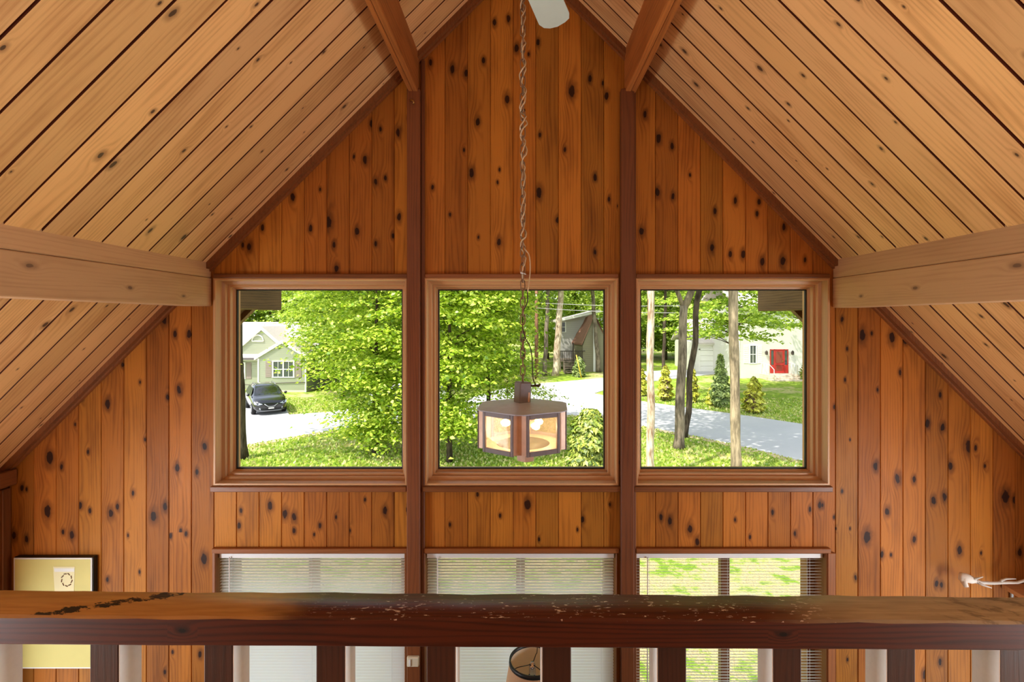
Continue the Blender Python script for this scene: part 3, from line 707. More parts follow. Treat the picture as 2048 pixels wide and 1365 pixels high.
def tree(name, x, y, h, R_, z0, nsp, leafn, size, m, bark, tr, label, cat='tree', group=None, prof=None, L=1.1, W=.7, T=.06, lean=(0, 0), branches=40, tilt=.45, z=G):
    t = empty(name, (x, y, z), label=label, cat=cat, group=group)
    prof = prof or (lambda f: (1 - f) ** .55 * (.6 + .4 * min(1, f / .25)) + .08)
    sp = sprays_in(nsp, R_, z0, h, prof)
    Cs, Ns = pads(sp, leafn, L, W, T, tilt)
    quads('foliage', Cs, Ns, size * RNG.uniform(.7, 1.3, len(Cs)), m, t)
    mb = MB(); top = Vector((lean[0], lean[1], h * .92)); n = 8
    path = [Vector((lean[0] * (i / n) ** 1.5, lean[1] * (i / n) ** 1.5, -.1 + (h * .92 + .1) * i / n)) + Vector((random.uniform(-1, 1), random.uniform(-1, 1), 0)) * tr * .35 * (i > 0) for i in range(n + 1)]
    tube(mb, path, [tr * 1.25] + [tr * (1 - .85 * i / n) for i in range(1, n + 1)], 9)
    for c, az, s in sorted(sp, key=lambda q: -q[2])[:branches]:
        zz = max(.5, c[2] - .25 * math.hypot(c[0], c[1]) - .15); f = min(.98, zz / (h * .92)); b0 = Vector((lean[0] * f ** 1.5, lean[1] * f ** 1.5, zz)); e = Vector(c)
        mid = b0.lerp(e, .5) + Vector((0, 0, .08)); rr = max(.008, tr * .25 * (1 - f * .6)); tube(mb, [b0, mid, e], [rr, rr * .7, rr * .25], 5, cap=False)
    mb.build('trunk', [bark], t); return t
def copy_tree(o, parent=None):
    c = o.copy(); C.objects.link(c)
    if parent: c.parent = parent
    for ch in list(o.children): copy_tree(ch, c)
    return c

# the young maples between the house and the road
pm = lambda f: (.45 + .55 * math.sin(min(1, f * 1.25) * math.pi * .62)) * (1 - max(0, f - .75) * 1.6)
p = GP(752, 906); tree('maple_tree', p.x, p.y, 9.6, 2.6, .45, 540, 62, .115, M['leafy'], M['barkd'], .12, 'bright green young maple seen through the right half of the left window', prof=lambda f: (.3 + .7 * min(1, f / .5)) * (1 - max(0, f - .75) * 1.6))
p = GP(905, 924); tree('maple_tree', p.x - .1, p.y, 9.6, 2.05, .9, 430, 62, .12, M['leafy'], M['barkd'], .10, 'bright green young maple beside the lantern in the middle window', prof=pm)
p = GP(985, 880); tree('maple_tree', p.x - .2, p.y, 9.5, 2.3, 3.2, 330, 60, .125, M['leafy'], M['barkd'], .11, 'bright green maple with higher branches, behind the lantern chain', prof=pm)
p = GP(1000, 880); tree('maple_sapling', p.x + .3, p.y + .3, 3.5, 2.0, 1.7, 90, 46, .11, M['leafy'], M['barkd'], .05, 'low maple sapling whose twigs reach right behind the lantern top', prof=lambda f: 1 - .5 * f)
p = GP(668, 792); tree('maple_tree', p.x + .6, p.y, 11.5, 4.3, 2.2, 420, 60, .17, M['leafr'], M['bark'], .2, 'leafy maple standing in front of the right end of the grey-green house', prof=pm, L=1.5, W=1.0)

# straight trunks near the house; their crowns are above the view but shade the lawn
def trunk_tree(name, base, top, r0, r1, label, bark, h=15, fork=None, crownR=4.6, twist=.0, seed=0, rough=.0):
    t = empty(name, (base.x, base.y, G), label=label, cat='tree')
    loc = lambda v: Vector(v) - t.location
    mb = MB(); n = 22; b = loc(base); b.z = -.1; d = (loc(top) - loc(base)); tp = loc(base) + d * (h / d.z); rs = random.Random(seed)
    def taper(i, m): return (r0 + (r1 - r0) * i / m) * (1.3 if i == 0 else 1) * (1 + rs.uniform(-rough, rough))
    if fork is None:
        path = [b.lerp(tp, i / n) + Vector((math.sin(i * 1.3 + seed) * twist, 0, 0)) for i in range(n + 1)]; tube(mb, path, [taper(i, n) for i in range(n + 1)], 12)
        ends = [path[-1]]
    else:
        f = loc(fork[0]); m = 14; path = [b.lerp(f, i / m) + Vector((math.sin(i * .9) * twist * (0 < i < m), 0, 0)) for i in range(m + 1)]; tube(mb, path, [taper(i, m) for i in range(m + 1)], 12)
        ends = []
        for q, rr in fork[1:]:
            q = loc(q); dd = q - f; e = f + dd * ((h - f.z) / dd.z); pp = [f.lerp(e, i / 10) + Vector((math.sin(i * 1.7) * twist * 2 * (i > 0), 0, 0)) for i in range(11)]
            pp[0] = pp[0] - Vector((0, 0, .12)); tube(mb, pp, [rr * 1.1 - rr * .6 * i / 10 for i in range(11)], 10); ends.append(e)
    mb.build('trunk', [bark], t)
    sp = []
    for e in ends:
        for c, az, s in sprays_in(int(230 / len(ends)), crownR, h * .62, h * 1.08, lambda f: math.sin(math.pi * (.12 + .8 * f))):
            k = c[2] / e.z; sp.append(((c[0] + e.x * k, c[1] + e.y * k, c[2]), az, s))
    Cs, Ns = pads(sp, 26, 1.2, .9, .12, .6); quads('foliage', Cs, Ns, .2 * RNG.uniform(.7, 1.3, len(Cs)), M['leafr'], t)
    return t
p = GP(1301, 962); trunk_tree('tree', p, P(1301, 580, p.y + .2), .125, .105, 'pale peeling trunk at the left edge of the right window', M['barkl'], 14, seed=3, twist=.02, rough=.1)
p = GP(1357, 897); trunk_tree('tree', p, P(1375, 580, p.y), .20, .15, 'grey trunk forking high up, second from the left in the right window', M['bark'], 14, fork=(P(1368, 612, p.y), (P(1350, 575, p.y), .085), (P(1384, 575, p.y), .13)), twist=.02)
p = GP(1376, 880); trunk_tree('tree', p + Vector((0, .4, 0)), P(1398, 580, p.y + .4), .13, .11, 'slim leaning trunk just behind the forked grey trunk', M['barkd'], 13, twist=.06, seed=5)
p = GP(1473, 955); trunk_tree('tree', p, P(1466, 580, p.y), .155, .125, 'straight grey-brown trunk in the middle of the right window', M['barkt'], 15, seed=8, twist=.01, rough=.06)
p = GP(483, 918); trunk_tree('tree', p, P(473, 640, p.y), .2, .13, 'dark mossy trunk at the left edge of the left window', M['barkd'], 12, seed=2, twist=.02)

# evergreens across the road
def conifer(name, px, pyb, pyt, wpx, label, kind, nq=5200, cat='shrub', prof=None):
    b = GP(px, pyb); h = (pyb - pyt) / F * b.y; Rr = wpx / 2 / F * b.y; t = empty(name, b, label=label, cat=cat)
    prof = prof or (lambda f: (1 - f) ** .5 * (.8 + .2 * math.sin(f * 26 + px)) * min(1, .62 + f * 2.5))
    z = RNG.random(nq) ** 1.25; az = RNG.random(nq) * 2 * np.pi; pr = np.array([prof(f) for f in z]); rad = RNG.random(nq) ** .4
    lump = .86 + .2 * np.sin(az * 5 + z * 17) * np.sin(z * 23 + az * 2 + px)
    rr = Rr * pr * rad * lump; Cs = np.stack([rr * np.cos(az), rr * np.sin(az), h * (.06 + .94 * z)], 1)
    Ns = np.stack([np.cos(az), np.sin(az), np.full(nq, .9)], 1) + RNG.normal(size=(nq, 3)) * .5
    tg = np.stack([np.cos(az), np.sin(az), np.full(nq, .35)], 1) + RNG.normal(size=(nq, 3)) * .35
    if kind == 'gold':
        bare = (rad < .8) | ((np.sin(az * 2 + px) > .2) & (z < .6) & (rad < .93)); out = ~bare
        quads('foliage', Cs[out], Ns[out], .12 * RNG.uniform(.7, 1.4, out.sum()), M['conif'], t, elong=1.6, tang=tg[out])
        inn = bare; quads('bare_twigs', Cs[inn], Ns[inn], .11 * RNG.uniform(.7, 1.3, inn.sum()), M['conifin'], t, elong=1.8, tang=tg[inn])
    else: quads('foliage', Cs, Ns, (.16 if kind == 'spruce' else .1) * RNG.uniform(.7, 1.4, nq), M[kind], t, elong=1.9, tang=tg)
    mb = MB(); tube(mb, [(0, 0, -.05), (0, 0, h * .5), (.01, 0, h * .9)], [max(.04, Rr * .09), Rr * .06, .01], 7); mb.build('trunk', [M['barkd']], t); return t
conifer('conifer', 1283, 792, 738, 32, 'golden evergreen bush partly behind the pale peeling trunk', 'gold')
conifer('conifer', 1331, 802, 732, 40, 'golden cone-shaped evergreen with brown patches, between the pale and the forked trunks', 'gold')
conifer('conifer', 1385, 806, 738, 33, 'golden cone-shaped evergreen just right of the forked trunk', 'gold')
conifer('conifer', 1424, 812, 776, 30, 'lowest golden evergreen, at the foot of the grey-green spruce', 'gold', 2600)
conifer('spruce', 1441, 816, 712, 56, 'taller grey-green young spruce left of the straight trunk', 'spruce', 5200, 'tree', lambda f: (1 - f) ** .9 * (.6 + .4 * abs(math.sin(f * 20))) * min(1, .4 + f * 3))
conifer('conifer', 1508, 826, 756, 58, 'widest golden cone-shaped evergreen, alone on the lawn before the red door', 'gold', 7000)
conifer('yew_shrub', 1180, 930, 822, 112, 'dense yellow-green yew shrub low at the right of the middle window', 'yew', 9000, prof=lambda f: math.sqrt(max(0, 1 - f * f * .9)) * (.9 + .12 * math.sin(f * 19)))
b_ = GP(1158, 754); conifer('dark_shrub', 1158, 754, 716, 26, 'dark clipped shrub beside the steps of the far brown house', 'spruce', 2200, prof=lambda f: math.sqrt(max(0, 1 - f * f)))
conifer('foundation_shrub', 1613, 762, 728, 30, 'small green shrub at the right corner of the white house', 'yew', 1500, prof=lambda f: math.sqrt(max(0, 1 - f * f)))

# woods beyond the road: four crowns modelled once, then repeated
protos = []
pw_ = lambda f: math.sin(math.pi * (.16 + .8 * f)) ** .7
for k, (h, R_, z0, mm) in enumerate(((13, 3.6, 1.6, 'leafd'), (15, 4.2, 3.6, 'leafr'), (12, 3.2, 1.0, 'leafr'), (16, 4.0, 5.5, 'leafd'))):
    protos.append(tree('woodland_tree', 0, 0, h, R_, z0, 210, 42, .26, M[mm], M['bark' if k % 2 else 'barkd'], .17 + .03 * k, 'tall leafy tree in the woods beyond the road', group='trees in the woods beyond the road', prof=pw_, L=1.7, W=1.2, T=.14, branches=26, tilt=.6))
spots = [(700, 36, 0), (740, 42, 2), (630, 46, 0), (590, 49, 2), (540, 50, 0), (490, 52, 2), (660, 54, 1), (800, 38, 2), (850, 36, 0), (880, 44, 2), (930, 40, 0), (965, 47, 2), (1010, 52, 1), (1045, 56, 3), (1095, 62, 2), (1120, 70, 0), (1150, 66, 2), (1180, 72, 1), (1215, 60, 3), (1245, 64, 2), (1275, 58, 1), (1300, 68, 0), (1330, 62, 2), (1362, 70, 1), (1390, 64, 0), (1425, 66, 2), (1455, 60, 1), (1490, 62, 0), (1530, 58, 2), (1575, 60, 0), (1620, 57, 1), (1680, 60, 2), (1750, 58, 0), (440, 50, 1), (390, 48, 0), (330, 50, 2), (1200, 84, 0), (1260, 86, 2), (1140, 90, 0), (1320, 88, 2), (1080, 84, 2), (1020, 78, 0), (960, 74, 2), (1390, 90, 0), (600, 66, 0), (700, 68, 2), (800, 66, 0), (880, 70, 2), (520, 70, 0)]
for i, (px, Y, k) in enumerate(spots):
    o = protos[k] if k in range(4) and protos[k] is not None and not protos[k].get('placed') else None
    if o is None: o = copy_tree(protos[k]); 
    protos[k]['placed'] = 1
    o.location = ((px - VX) / F * Y, Y, G); o.rotation_euler.z = random.uniform(0, 6.28); s = random.uniform(.85, 1.15); o.scale = (s, s, s * random.uniform(.92, 1.08))
for p_ in protos:
    for o in bpy.data.objects:
        pass
for o in bpy.data.objects:
    if 'placed' in o: del o['placed']
# single trunks that read clearly against the woods
for px, pyb, w_, bk, lab in ((1089, 752, 9, 'bark', 'slim grey trunk just right of the utility pole'), (1111, 752, 14, 'barkl', 'pale straight trunk left of the far brown house'), (1198, 745, 9, 'bark', 'leaning grey trunk in front of the right end of the far brown house'), (1450, 748, 13, 'barkd', 'dark trunk rising behind the young spruce'), (1326, 756, 7, 'barkd', 'thin dark trunk between the pale and the forked trunks, far back')):
    b = GP(px, pyb); r = w_ / 2 / F * b.y
    trunk_tree('tree', b, b + Vector((r * (-1.5 if px == 1198 else .8) * 2, 0, 8)), r, r * .7, lab, M[bk], 13, seed=px, twist=.03, crownR=3)
# overhanging limb of leaves, upper right
b = GP(1432, 806); tree('oak_tree', b.x + 1.6, b.y + 1, 11.5, 4.4, 3.9, 270, 56, .2, M['leafr'], M['barkd'], .17, 'leafy tree overhanging the front of the white house', prof=lambda f: .75 + .25 * math.sin(math.pi * f), L=1.5, W=1.0)

b = GP(1640, 800); tree('oak_tree', b.x + 2.9, b.y + 4, 11, 4.6, 4.6, 190, 56, .19, M['leafr'], M['barkd'], .16, 'leafy tree at the right edge whose boughs hang over the red door', prof=lambda f: .75 + .25 * math.sin(math.pi * f), L=1.5, W=1.0)
# grass blades on the near lawn
n = 42000; yy = RNG.uniform(12.5, 31, n); xx = RNG.uniform(-.66, .66, n) * yy
keep = np.array([not inpoly(a, b, RP) for a, b in zip(xx, yy)]); xx, yy = xx[keep], yy[keep]; n = len(xx)
Cs = np.stack([xx, yy, np.full(n, G + .03)], 1); az = RNG.random(n) * 6.28; Ns = np.stack([np.cos(az), np.sin(az), RNG.uniform(.1, .6, n)], 1)
tg = RNG.normal(size=(n, 3)) * .35; tg[:, 2] += 1
M['blade_g'] = leafmat('grass_blade', (196, 208, 96), (118, 156, 46), .3, (214, 200, 140))
o = quads('grass', Cs, Ns, RNG.uniform(.06, .13, n), M['blade_g'], None, elong=1.3, tang=tg, fold=.02); tag(o, 'uneven tufts of green and straw-coloured grass on the near lawn', 'grass', kind='stuff')
# ------------------------------------------------------------------ houses across the road
def siding(name, col, pitch=.14):
    t = NT(name); z = t.sep(t.pos())[2]; fr = t.math('FRACT', t.math('DIVIDE', t.math('ADD', z, 20), pitch)); n = t.noise(t.pos(), 1.2, 2)
    c = srgb(*col); c2 = tuple(x * .84 for x in c[:3]) + (1,)
    line = t.step(fr, 0, .14, .35, 0)
    colr = t.mix(t.math('MULTIPLY_ADD', n, .5, line), c, c2)
    return t.bsdf(colr, .7, 0, .2, bump=fr, bstr=.9, bdist=.03)
def shingle(name, a, b):
    t = NT(name); p = t.pos(); n = t.noise(p, 14, 3); return t.bsdf(t.mix(n, srgb(*a), srgb(*b)), .9, 0, .15, bump=n, bstr=.3, bdist=.02)
M['sage'] = siding('sage_siding', (164, 168, 146)); M['whites'] = siding('white_siding', (236, 234, 226)); M['olive'] = siding('olive_siding', (140, 134, 110), .2); M['greyw'] = siding('grey_siding', (186, 182, 176), .2)
M['palroof'] = shingle('pale_shingles', (216, 208, 202), (176, 166, 162)); M['brnroof'] = shingle('brown_shingles', (176, 132, 112), (126, 92, 80))
M['hwhite'] = plain('painted_white_trim', (240, 238, 230), .5, var=.05); M['hglass'] = plain('dark_house_glass', (66, 76, 78), .1, 0, .8, var=.4, scale=3); M['taupe'] = plain('taupe_shutter', (140, 128, 116), .7); M['lgrey'] = plain('pale_shutter', (216, 212, 206), .7)
M['red'] = plain('red_door_paint', (172, 40, 30), .45); M['conc'] = plain('pale_concrete', (206, 190, 168), .9, var=.2); M['deckw'] = plain('grey_deck_wood', (126, 112, 96), .9, var=.3); M['darkt'] = plain('dark_trim', (66, 56, 48), .7)
def hpart(t, name, m, fn):
    mb = MB(); fn(mb); o = mb.build(name, m if isinstance(m, list) else [m]); o.parent = t; return o
def win(t, x0, x1, z0, z1, y, panes=1, shutter=None, grid=(2, 2)):
    w = hpart(t, 'window', M['hwhite'], lambda mb: [cbox(mb, (x0 - .06, y - .06, z0 - .06), (x1 + .06, y - .0, z0), .01), cbox(mb, (x0 - .06, y - .06, z1), (x1 + .06, y, z1 + .07), .01)] +
              [cbox(mb, (x0 + (x1 - x0) * k / panes - .05, y - .055, z0), (x0 + (x1 - x0) * k / panes + .05, y, z1), .01, axis=2) for k in range(panes + 1)] +
              [cbox(mb, (x0, y - .045, z0 + (z1 - z0) * k / grid[1] - .022), (x1, y - .005, z0 + (z1 - z0) * k / grid[1] + .022), .004, axis=0) for k in range(1, grid[1])] +
              [cbox(mb, (x0 + (x1 - x0) * k / (panes * grid[0]) - .012, y - .04, z0), (x0 + (x1 - x0) * k / (panes * grid[0]) + .012, y - .008, z1), .003, axis=2) for k in range(1, panes * grid[0])])
    c = hpart(w, 'pane', M['hglass'], lambda mb: cbox(mb, (x0, y - .02, z0), (x1, y - .012, z1), .002))
    if shutter:
        sw, m = shutter
        for a, b in ((x0 - .1 - sw, x0 - .1), (x1 + .1, x1 + .1 + sw)):
            hpart(t, 'shutter', m, lambda mb: [cbox(mb, (a, y - .03, z0 - .05), (b, y, z1 + .05), .008, axis=2)] + [cbox(mb, (a + .05, y - .04, z0 + (z1 - z0) * k / 9), (b - .05, y - .028, z0 + (z1 - z0) * k / 9 + .04), .004, axis=0) for k in range(9)])
    return w
def gable(mb, xc, hw, ze, zp, y0, y1, m=0):
    prism(mb, [(xc - hw, ze), (xc + hw, ze), (xc, zp)], 1, y0, y1, m)
def rake(mb, xc, hw, ze, zp, y0, y1, th, m=0, over=.25):
    s = (zp - ze) / hw
    for g in (-1, 1):
        prism(mb, [(xc, zp + th), (xc + g * (hw + over), ze - over * s + th), (xc + g * (hw + over), ze - over * s), (xc, zp)], 1, y0, y1, m)

# sage house on the left
YB = 33.8; t = empty('house', (-17, YB, G), label='sage green sided house with two front gables and pale roof, behind the black car', cat='house')
loc0 = t.location.copy()
L = lambda x, y, Y: P(x, y, Y) - loc0
def hx(x, Y): return (x - VX) / F * Y - loc0.x
def hz(y, Y): return E - (y - VY) / F * Y - loc0.z
y1 = 0; y2 = 1.5; Y2 = YB + 1.5
xa, xb, xc_ = hx(516, YB), hx(612, YB), hx(565, YB); ze, zp = hz(716, YB), hz(687, YB)
hpart(t, 'entry_wing', M['sage'], lambda mb: (cbox(mb, (xa, 0, -.3), (xb, 6, ze), .01), gable(mb, xc_, (xb - xa) / 2, ze, zp, 0, 6)))
mx, mz0, mz1 = hx(524, Y2), hz(716, Y2), hz(660, Y2); hw = 2.35
hpart(t, 'main_wall', M['sage'], lambda mb: (cbox(mb, (mx - 6, 1.5, -.3), (xb - .3, 9, mz0), .01), gable(mb, mx, hw, mz0, mz1, 1.5, 6)))
hpart(t, 'gable_trim', M['hwhite'], lambda mb: (rake(mb, xc_, (xb - xa) / 2, ze, zp, -.12, .05, .16), rake(mb, mx, hw, mz0, mz1, 1.36, 1.55, .18)))
hpart(t, 'roof', M['palroof'], lambda mb: (rake(mb, xc_, (xb - xa) / 2, ze + .15, zp + .15, -.1, 6, .1), rake(mb, mx, hw, mz0 + .16, mz1 + .16, 1.4, 7, .1),
    prism(mb, [(1.2, mz0 - .05), (5.3, hz(650, 39.1)), (9.4, mz0), (9.4, mz0 + .12), (5.3, hz(647, 39.1) + .1), (1.2, mz0 + .08)], 0, mx - 6.3, xb + .1)))
hpart(t, 'skirt_roof', M['roofing'], lambda mb: prism(mb, [(.9, mz0 - .1), (1.5, mz0 + .12), (1.5, mz0 - .12)], 0, mx - 6, hx(534, YB)))
hpart(t, 'corner_trim', M['hwhite'], lambda mb: cbox(mb, (xb - .06, -.04, 0), (xb + .03, .1, ze), .01)); hpart(t, 'corner_trim', M['hwhite'], lambda mb: cbox(mb, (xa - .02, -.04, 0), (xa + .09, .1, ze - .05), .01)); hpart(t, 'eave_trim', M['hwhite'], lambda mb: cbox(mb, (mx - 6, 1.42, mz0 - .2), (xa, 1.5, mz0 - .05), .01))
win(t, hx(546, YB), hx(588, YB), hz(754, YB), hz(724, YB), 0, 2, (.42, M['taupe']))
win(t, hx(470, Y2), hx(490, Y2), hz(757, Y2), hz(727, Y2), 1.5, 1, (.38, M['taupe']))
vx, vz = hx(516, Y2), hz(683, Y2)
hpart(t, 'arched_vent', M['hwhite'], lambda mb: tube(mb, [(vx + .42 * math.cos(a), 1.46, vz + .46 * math.sin(a)) for a in [math.pi * k / 12 for k in range(13)]] + [(vx - .42, 1.46, vz), (vx + .42, 1.46, vz)], .045, 6))
hpart(t, 'foundation', M['conc'], lambda mb: cbox(mb, (xa - .02, -.03, -.2), (xb + .02, 6.02, .12), .01))
hpart(t, 'hose', M['darkt'], lambda mb: tube(mb, [(hx(478, YB), -.05, .55), (hx(520, YB), -.05, .5), (hx(550, YB), -.05, .62), (hx(580, YB), -.05, .66), (hx(611, YB), -.05, .68)], .025, 5))
b = GP(616, 778); bb = empty('barrel', b, label='small blue barrel at the right corner of the sage green house', cat='barrel')
M['blue'] = plain('blue_plastic', (30, 80, 160), .5); M['bind'] = plain('navy_bin', (26, 62, 104), .5)
hpart(bb, 'body', M['blue'], lambda mb: lathe(mb, [(0, 0), (.2, 0), (.23, .15), (.24, .4), (.22, .62), (0, .62)], (0, 0, 0), 14)); hpart(bb, 'rim', M['bind'], lambda mb: lathe(mb, [(.215, .6), (.245, .62), (.245, .66), (.2, .66)], (0, 0, 0), 14))

# white house with the red door
YW = 42.0; t = empty('house', (24, YW, G), label='white sided house with a red front door and attached garage, beyond the lawn', cat='house'); loc0 = t.location.copy()
x0, x1 = hx(1476, YW), hx(1476, YW) + 13
hpart(t, 'main_wall', M['whites'], lambda mb: cbox(mb, (x0, 0, -.2), (x1, 9, 6.3), .01))
gx0, gx1 = hx(1392, 47.5), hx(1478, 47.5)
hpart(t, 'garage_wall', M['whites'], lambda mb: (cbox(mb, (gx0, 5.5, -.2), (gx1 + .8, 12, 2.9), .01)))
hpart(t, 'garage_roof', M['palroof'], lambda mb: prism(mb, [(5.1, 2.7), (8.9, 5.0), (12.4, 2.8), (12.4, 2.95), (8.9, 5.2), (5.1, 2.86)], 0, gx0 - .3, x0 + .05))
hpart(t, 'roof', M['palroof'], lambda mb: prism(mb, [(-.4, 6.1), (4.5, 8.6), (9.4, 6.1), (9.4, 6.3), (4.5, 8.85), (-.4, 6.3)], 0, x0 - .3, x1 + .3))
gd0, gd1 = hx(1400, 47.5), hx(1449, 47.5)
hpart(t, 'garage_door', M['hwhite'], lambda mb: [cbox(mb, (gd0, 5.42, .02 + k * .52), (gd1, 5.5, .52 + k * .52), .02, axis=0) for k in range(4)])
hpart(t, 'garage_trim', M['hwhite'], lambda mb: (cbox(mb, (gd0 - .12, 5.38, 0), (gd0, 5.5, 2.25), .01), cbox(mb, (gd1, 5.38, 0), (gd1 + .12, 5.5, 2.25), .01), cbox(mb, (gd0 - .12, 5.38, 2.12), (gd1 + .12, 5.5, 2.25), .01), cbox(mb, (gx0 - .1, 5.2, 2.62), (gx1 + .6, 5.5, 2.86), .02)))
hpart(t, 'corner_trim', M['hwhite'], lambda mb: cbox(mb, (x0 - .05, -.06, 0), (x0 + .14, .05, 6.2), .01))
win(t, hx(1499, YW), hx(1512.5, YW), hz(726.5, YW), hz(692, YW), 0, 1, (.42, M['lgrey']), (2, 2))
dx0, dx1, dz0, dz1 = hx(1539.5, YW), hx(1575.5, YW), hz(746.5, YW), hz(699, YW)
d = hpart(t, 'red_door', M['red'], lambda mb: (cbox(mb, (dx0, -.1, dz1 - .08), (dx1, 0, dz1), .01), [cbox(mb, (a, -.1, dz0), (b, 0, dz1), .01, axis=2) for a, b in ((dx0, dx0 + .07), (dx0 + .31, dx0 + .42), (dx1 - .42, dx1 - .31), (dx1 - .07, dx1))],
      cbox(mb, (dx0 + .07, -.08, dz0), (dx0 + .31, -.02, dz0 + .7), .01), cbox(mb, (dx1 - .31, -.08, dz0), (dx1 - .07, -.02, dz0 + .7), .01),
      cbox(mb, (dx0 + .42, -.07, dz0 + .02), (dx1 - .42, -.02, dz1 - .08), .01), cbox(mb, (dx0 + .42, -.1, dz0 + .7), (dx1 - .42, -.06, dz0 + .8), .01), cbox(mb, (dx0 + .42, -.1, dz0), (dx1 - .42, -.06, dz0 + .14), .01)))
hpart(d, 'sidelight', M['hglass'], lambda mb: (cbox(mb, (dx0 + .07, -.06, dz0 + .72), (dx0 + .31, -.03, dz1 - .08), .005)))
hpart(d, 'sidelight', M['hglass'], lambda mb: (cbox(mb, (dx1 - .31, -.06, dz0 + .72), (dx1 - .07, -.03, dz1 - .08), .005)))
hpart(d, 'storm_pane', plain('reddish_storm_glass', (132, 52, 44), .2, 0, .7), lambda mb: (cbox(mb, (dx0 + .5, -.085, dz0 + .2), (dx1 - .5, -.068, dz0 + .66), .005), cbox(mb, (dx0 + .5, -.085, dz0 + .86), (dx1 - .5, -.068, dz1 - .2), .005)))
hpart(d, 'door_handle', M['brass'], lambda mb: cbox(mb, (dx1 - .52, -.14, dz0 + .95), (dx1 - .46, -.09, dz0 + 1.1), .01))
for px in (1531, 1583):
    xs = hx(px, YW); zs = hz(707, YW)
    s_ = hpart(t, 'wall_lantern', M['darkt'], lambda mb: (cbox(mb, (xs - .05, -.06, zs - .05), (xs + .05, 0, zs + .1), .01), cbox(mb, (xs - .09, -.28, zs - .12), (xs + .09, -.1, zs + .16), .03), lathe(mb, [(.12, .16), (.02, .26), (0, .27)], (xs, -.19, zs), 8)))
sx0, sx1 = hx(1512, YW), hx(1588, YW)
hpart(t, 'front_steps', M['conc'], lambda mb: [cbox(mb, (sx0 + .3 - k * .02, -1.5 - k * .33, -.05), (sx1 - .3 + k * .02, -.0, dz0 - .03 - k * .15), .015, axis=0) for k in range(3)])
for a in (sx0 + .45, sx1 - .5):
    hpart(t, 'step_railing', M['hwhite'], lambda mb: (tube(mb, [(a, -1.4, dz0 - .03), (a, -1.4, dz0 + .85), (a, -2.15, dz0 + .5), (a, -2.15, dz0 - .4)], .03, 6), [tube(mb, [(a, -1.4 + .45 * k, dz0 - .05), (a, -1.4 + .45 * k, dz0 + .85)], .018, 5) for k in range(1, 4)], tube(mb, [(a, -1.4, dz0 + .85), (a, -.03, dz0 + .85)], .026, 6)))
b = GP(1386, 738.5); bb = empty('wheelie_bin', b, label='dark blue wheelie bin standing left of the white garage door', cat='bin')
hpart(bb, 'body', M['bind'], lambda mb: [mb.face([Vector(q) for q in f]) for f in (lambda a, c: [[a[i], a[(i + 1) % 4], c[(i + 1) % 4], c[i]] for i in range(4)] + [c, a])([(-.27, -.27, .06), (.27, -.27, .06), (.27, .27, .06), (-.27, .27, .06)], [(-.34, -.36, 1.0), (.34, -.36, 1.0), (.34, .36, 1.0), (-.34, .36, 1.0)])])
hpart(bb, 'lid', M['blue'], lambda mb: cbox(mb, (-.37, -.4, 1.0), (.37, .4, 1.08), .03))
for s in (-1, 1): hpart(bb, 'wheel', M['black'], lambda mb: tube(mb, [(s * .3 - .03, .3, .12), (s * .3 + .03, .3, .12)], .12, 12))

# far brown house in the middle window
YF = 49.5; t = empty('house', (6, YF, G), label='far brown-roofed house with wooden stairs among trunks, upper right of the middle window', cat='house'); loc0 = t.location.copy()
X0, X1, XM = hx(1120, YF), hx(1192, YF), hx(1137, YF); zT0, zT1 = hz(640, YF), hz(623, YF)
hpart(t, 'main_wall', M['greyw'], lambda mb: prism(mb, [(X0, .3), (X1 - .1, .3), (X1 - .1, zT1 - .15), (X0, zT0 - .1)], 1, 0, 7))
hpart(t, 'upper_roof', M['palroof'], lambda mb: prism(mb, [(X0 - .5, zT0 - .25), (X1 + .3, zT1 - .05), (X1 + .3, zT1 + .17), (X0 - .5, zT0 - .03)], 1, -.7, 7.3))
hpart(t, 'fascia', M['hwhite'], lambda mb: prism(mb, [(X0 - .55, zT0 - .28), (X1 + .33, zT1 - .1), (X1 + .33, zT1 + .1), (X0 - .55, zT0 - .08)], 1, -.78, -.7))
win(t, hx(1122.5, YF), hx(1131, YF), hz(664, YF), hz(645, YF), 0, 1, None, (1, 2))
zA, zB = hz(658, YF), hz(683, YF - 2.2)
def Lq(x, y, Y): return P(x, y, Y) - loc0
fr0, fr1, fr2 = Lq(1164, 687, 47), Lq(1189, 627, 47.2), Lq(1200, 660, 47.2)
bk0, bk1 = Lq(1135, 684, 50.6), Lq(1160, 640, 51)
dn = Vector((0, 0, .18))
def lroof(mb):
    T_ = [fr0, fr1, bk1, bk0]; mb.face(T_); mb.face([p - dn for p in reversed(T_)])
    for k in range(4): mb.face([T_[k], T_[(k + 1) % 4], T_[(k + 1) % 4] - dn, T_[k] - dn])
    T2 = [fr1, fr1 + Vector((1.6, .2, -3.2)), bk1 + Vector((1.6, .2, -3.2)), bk1]; mb.face(T2); mb.face([p - dn for p in T2])
hpart(t, 'lower_roof', M['brnroof'], lroof)
def lwall(mb):
    a_, b_, c_ = fr0 + Vector((.1, .25, -.2)), fr1 + Vector((0, .25, -.2)), fr1 + Vector((1.5, .25, -3.0))
    F_ = [Vector((a_.x, a_.y, 0)), Vector((c_.x, c_.y, 0)), c_, b_, a_]; mb.face(F_)
    s_ = Vector((-.9, 2.6, 0)); mb.face([F_[0], F_[4], F_[4] + s_, F_[0] + s_]); mb.face([F_[1], F_[2], F_[2] + s_, F_[1] + s_])
hpart(t, 'lower_wall', M['olive'], lwall)
hpart(t, 'corner_trim', M['hwhite'], lambda mb: cbox(mb, (fr1.x - .1, fr1.y + .1, 0), (fr1.x + .12, fr1.y + .24, fr1.z - .25), .01, axis=2))
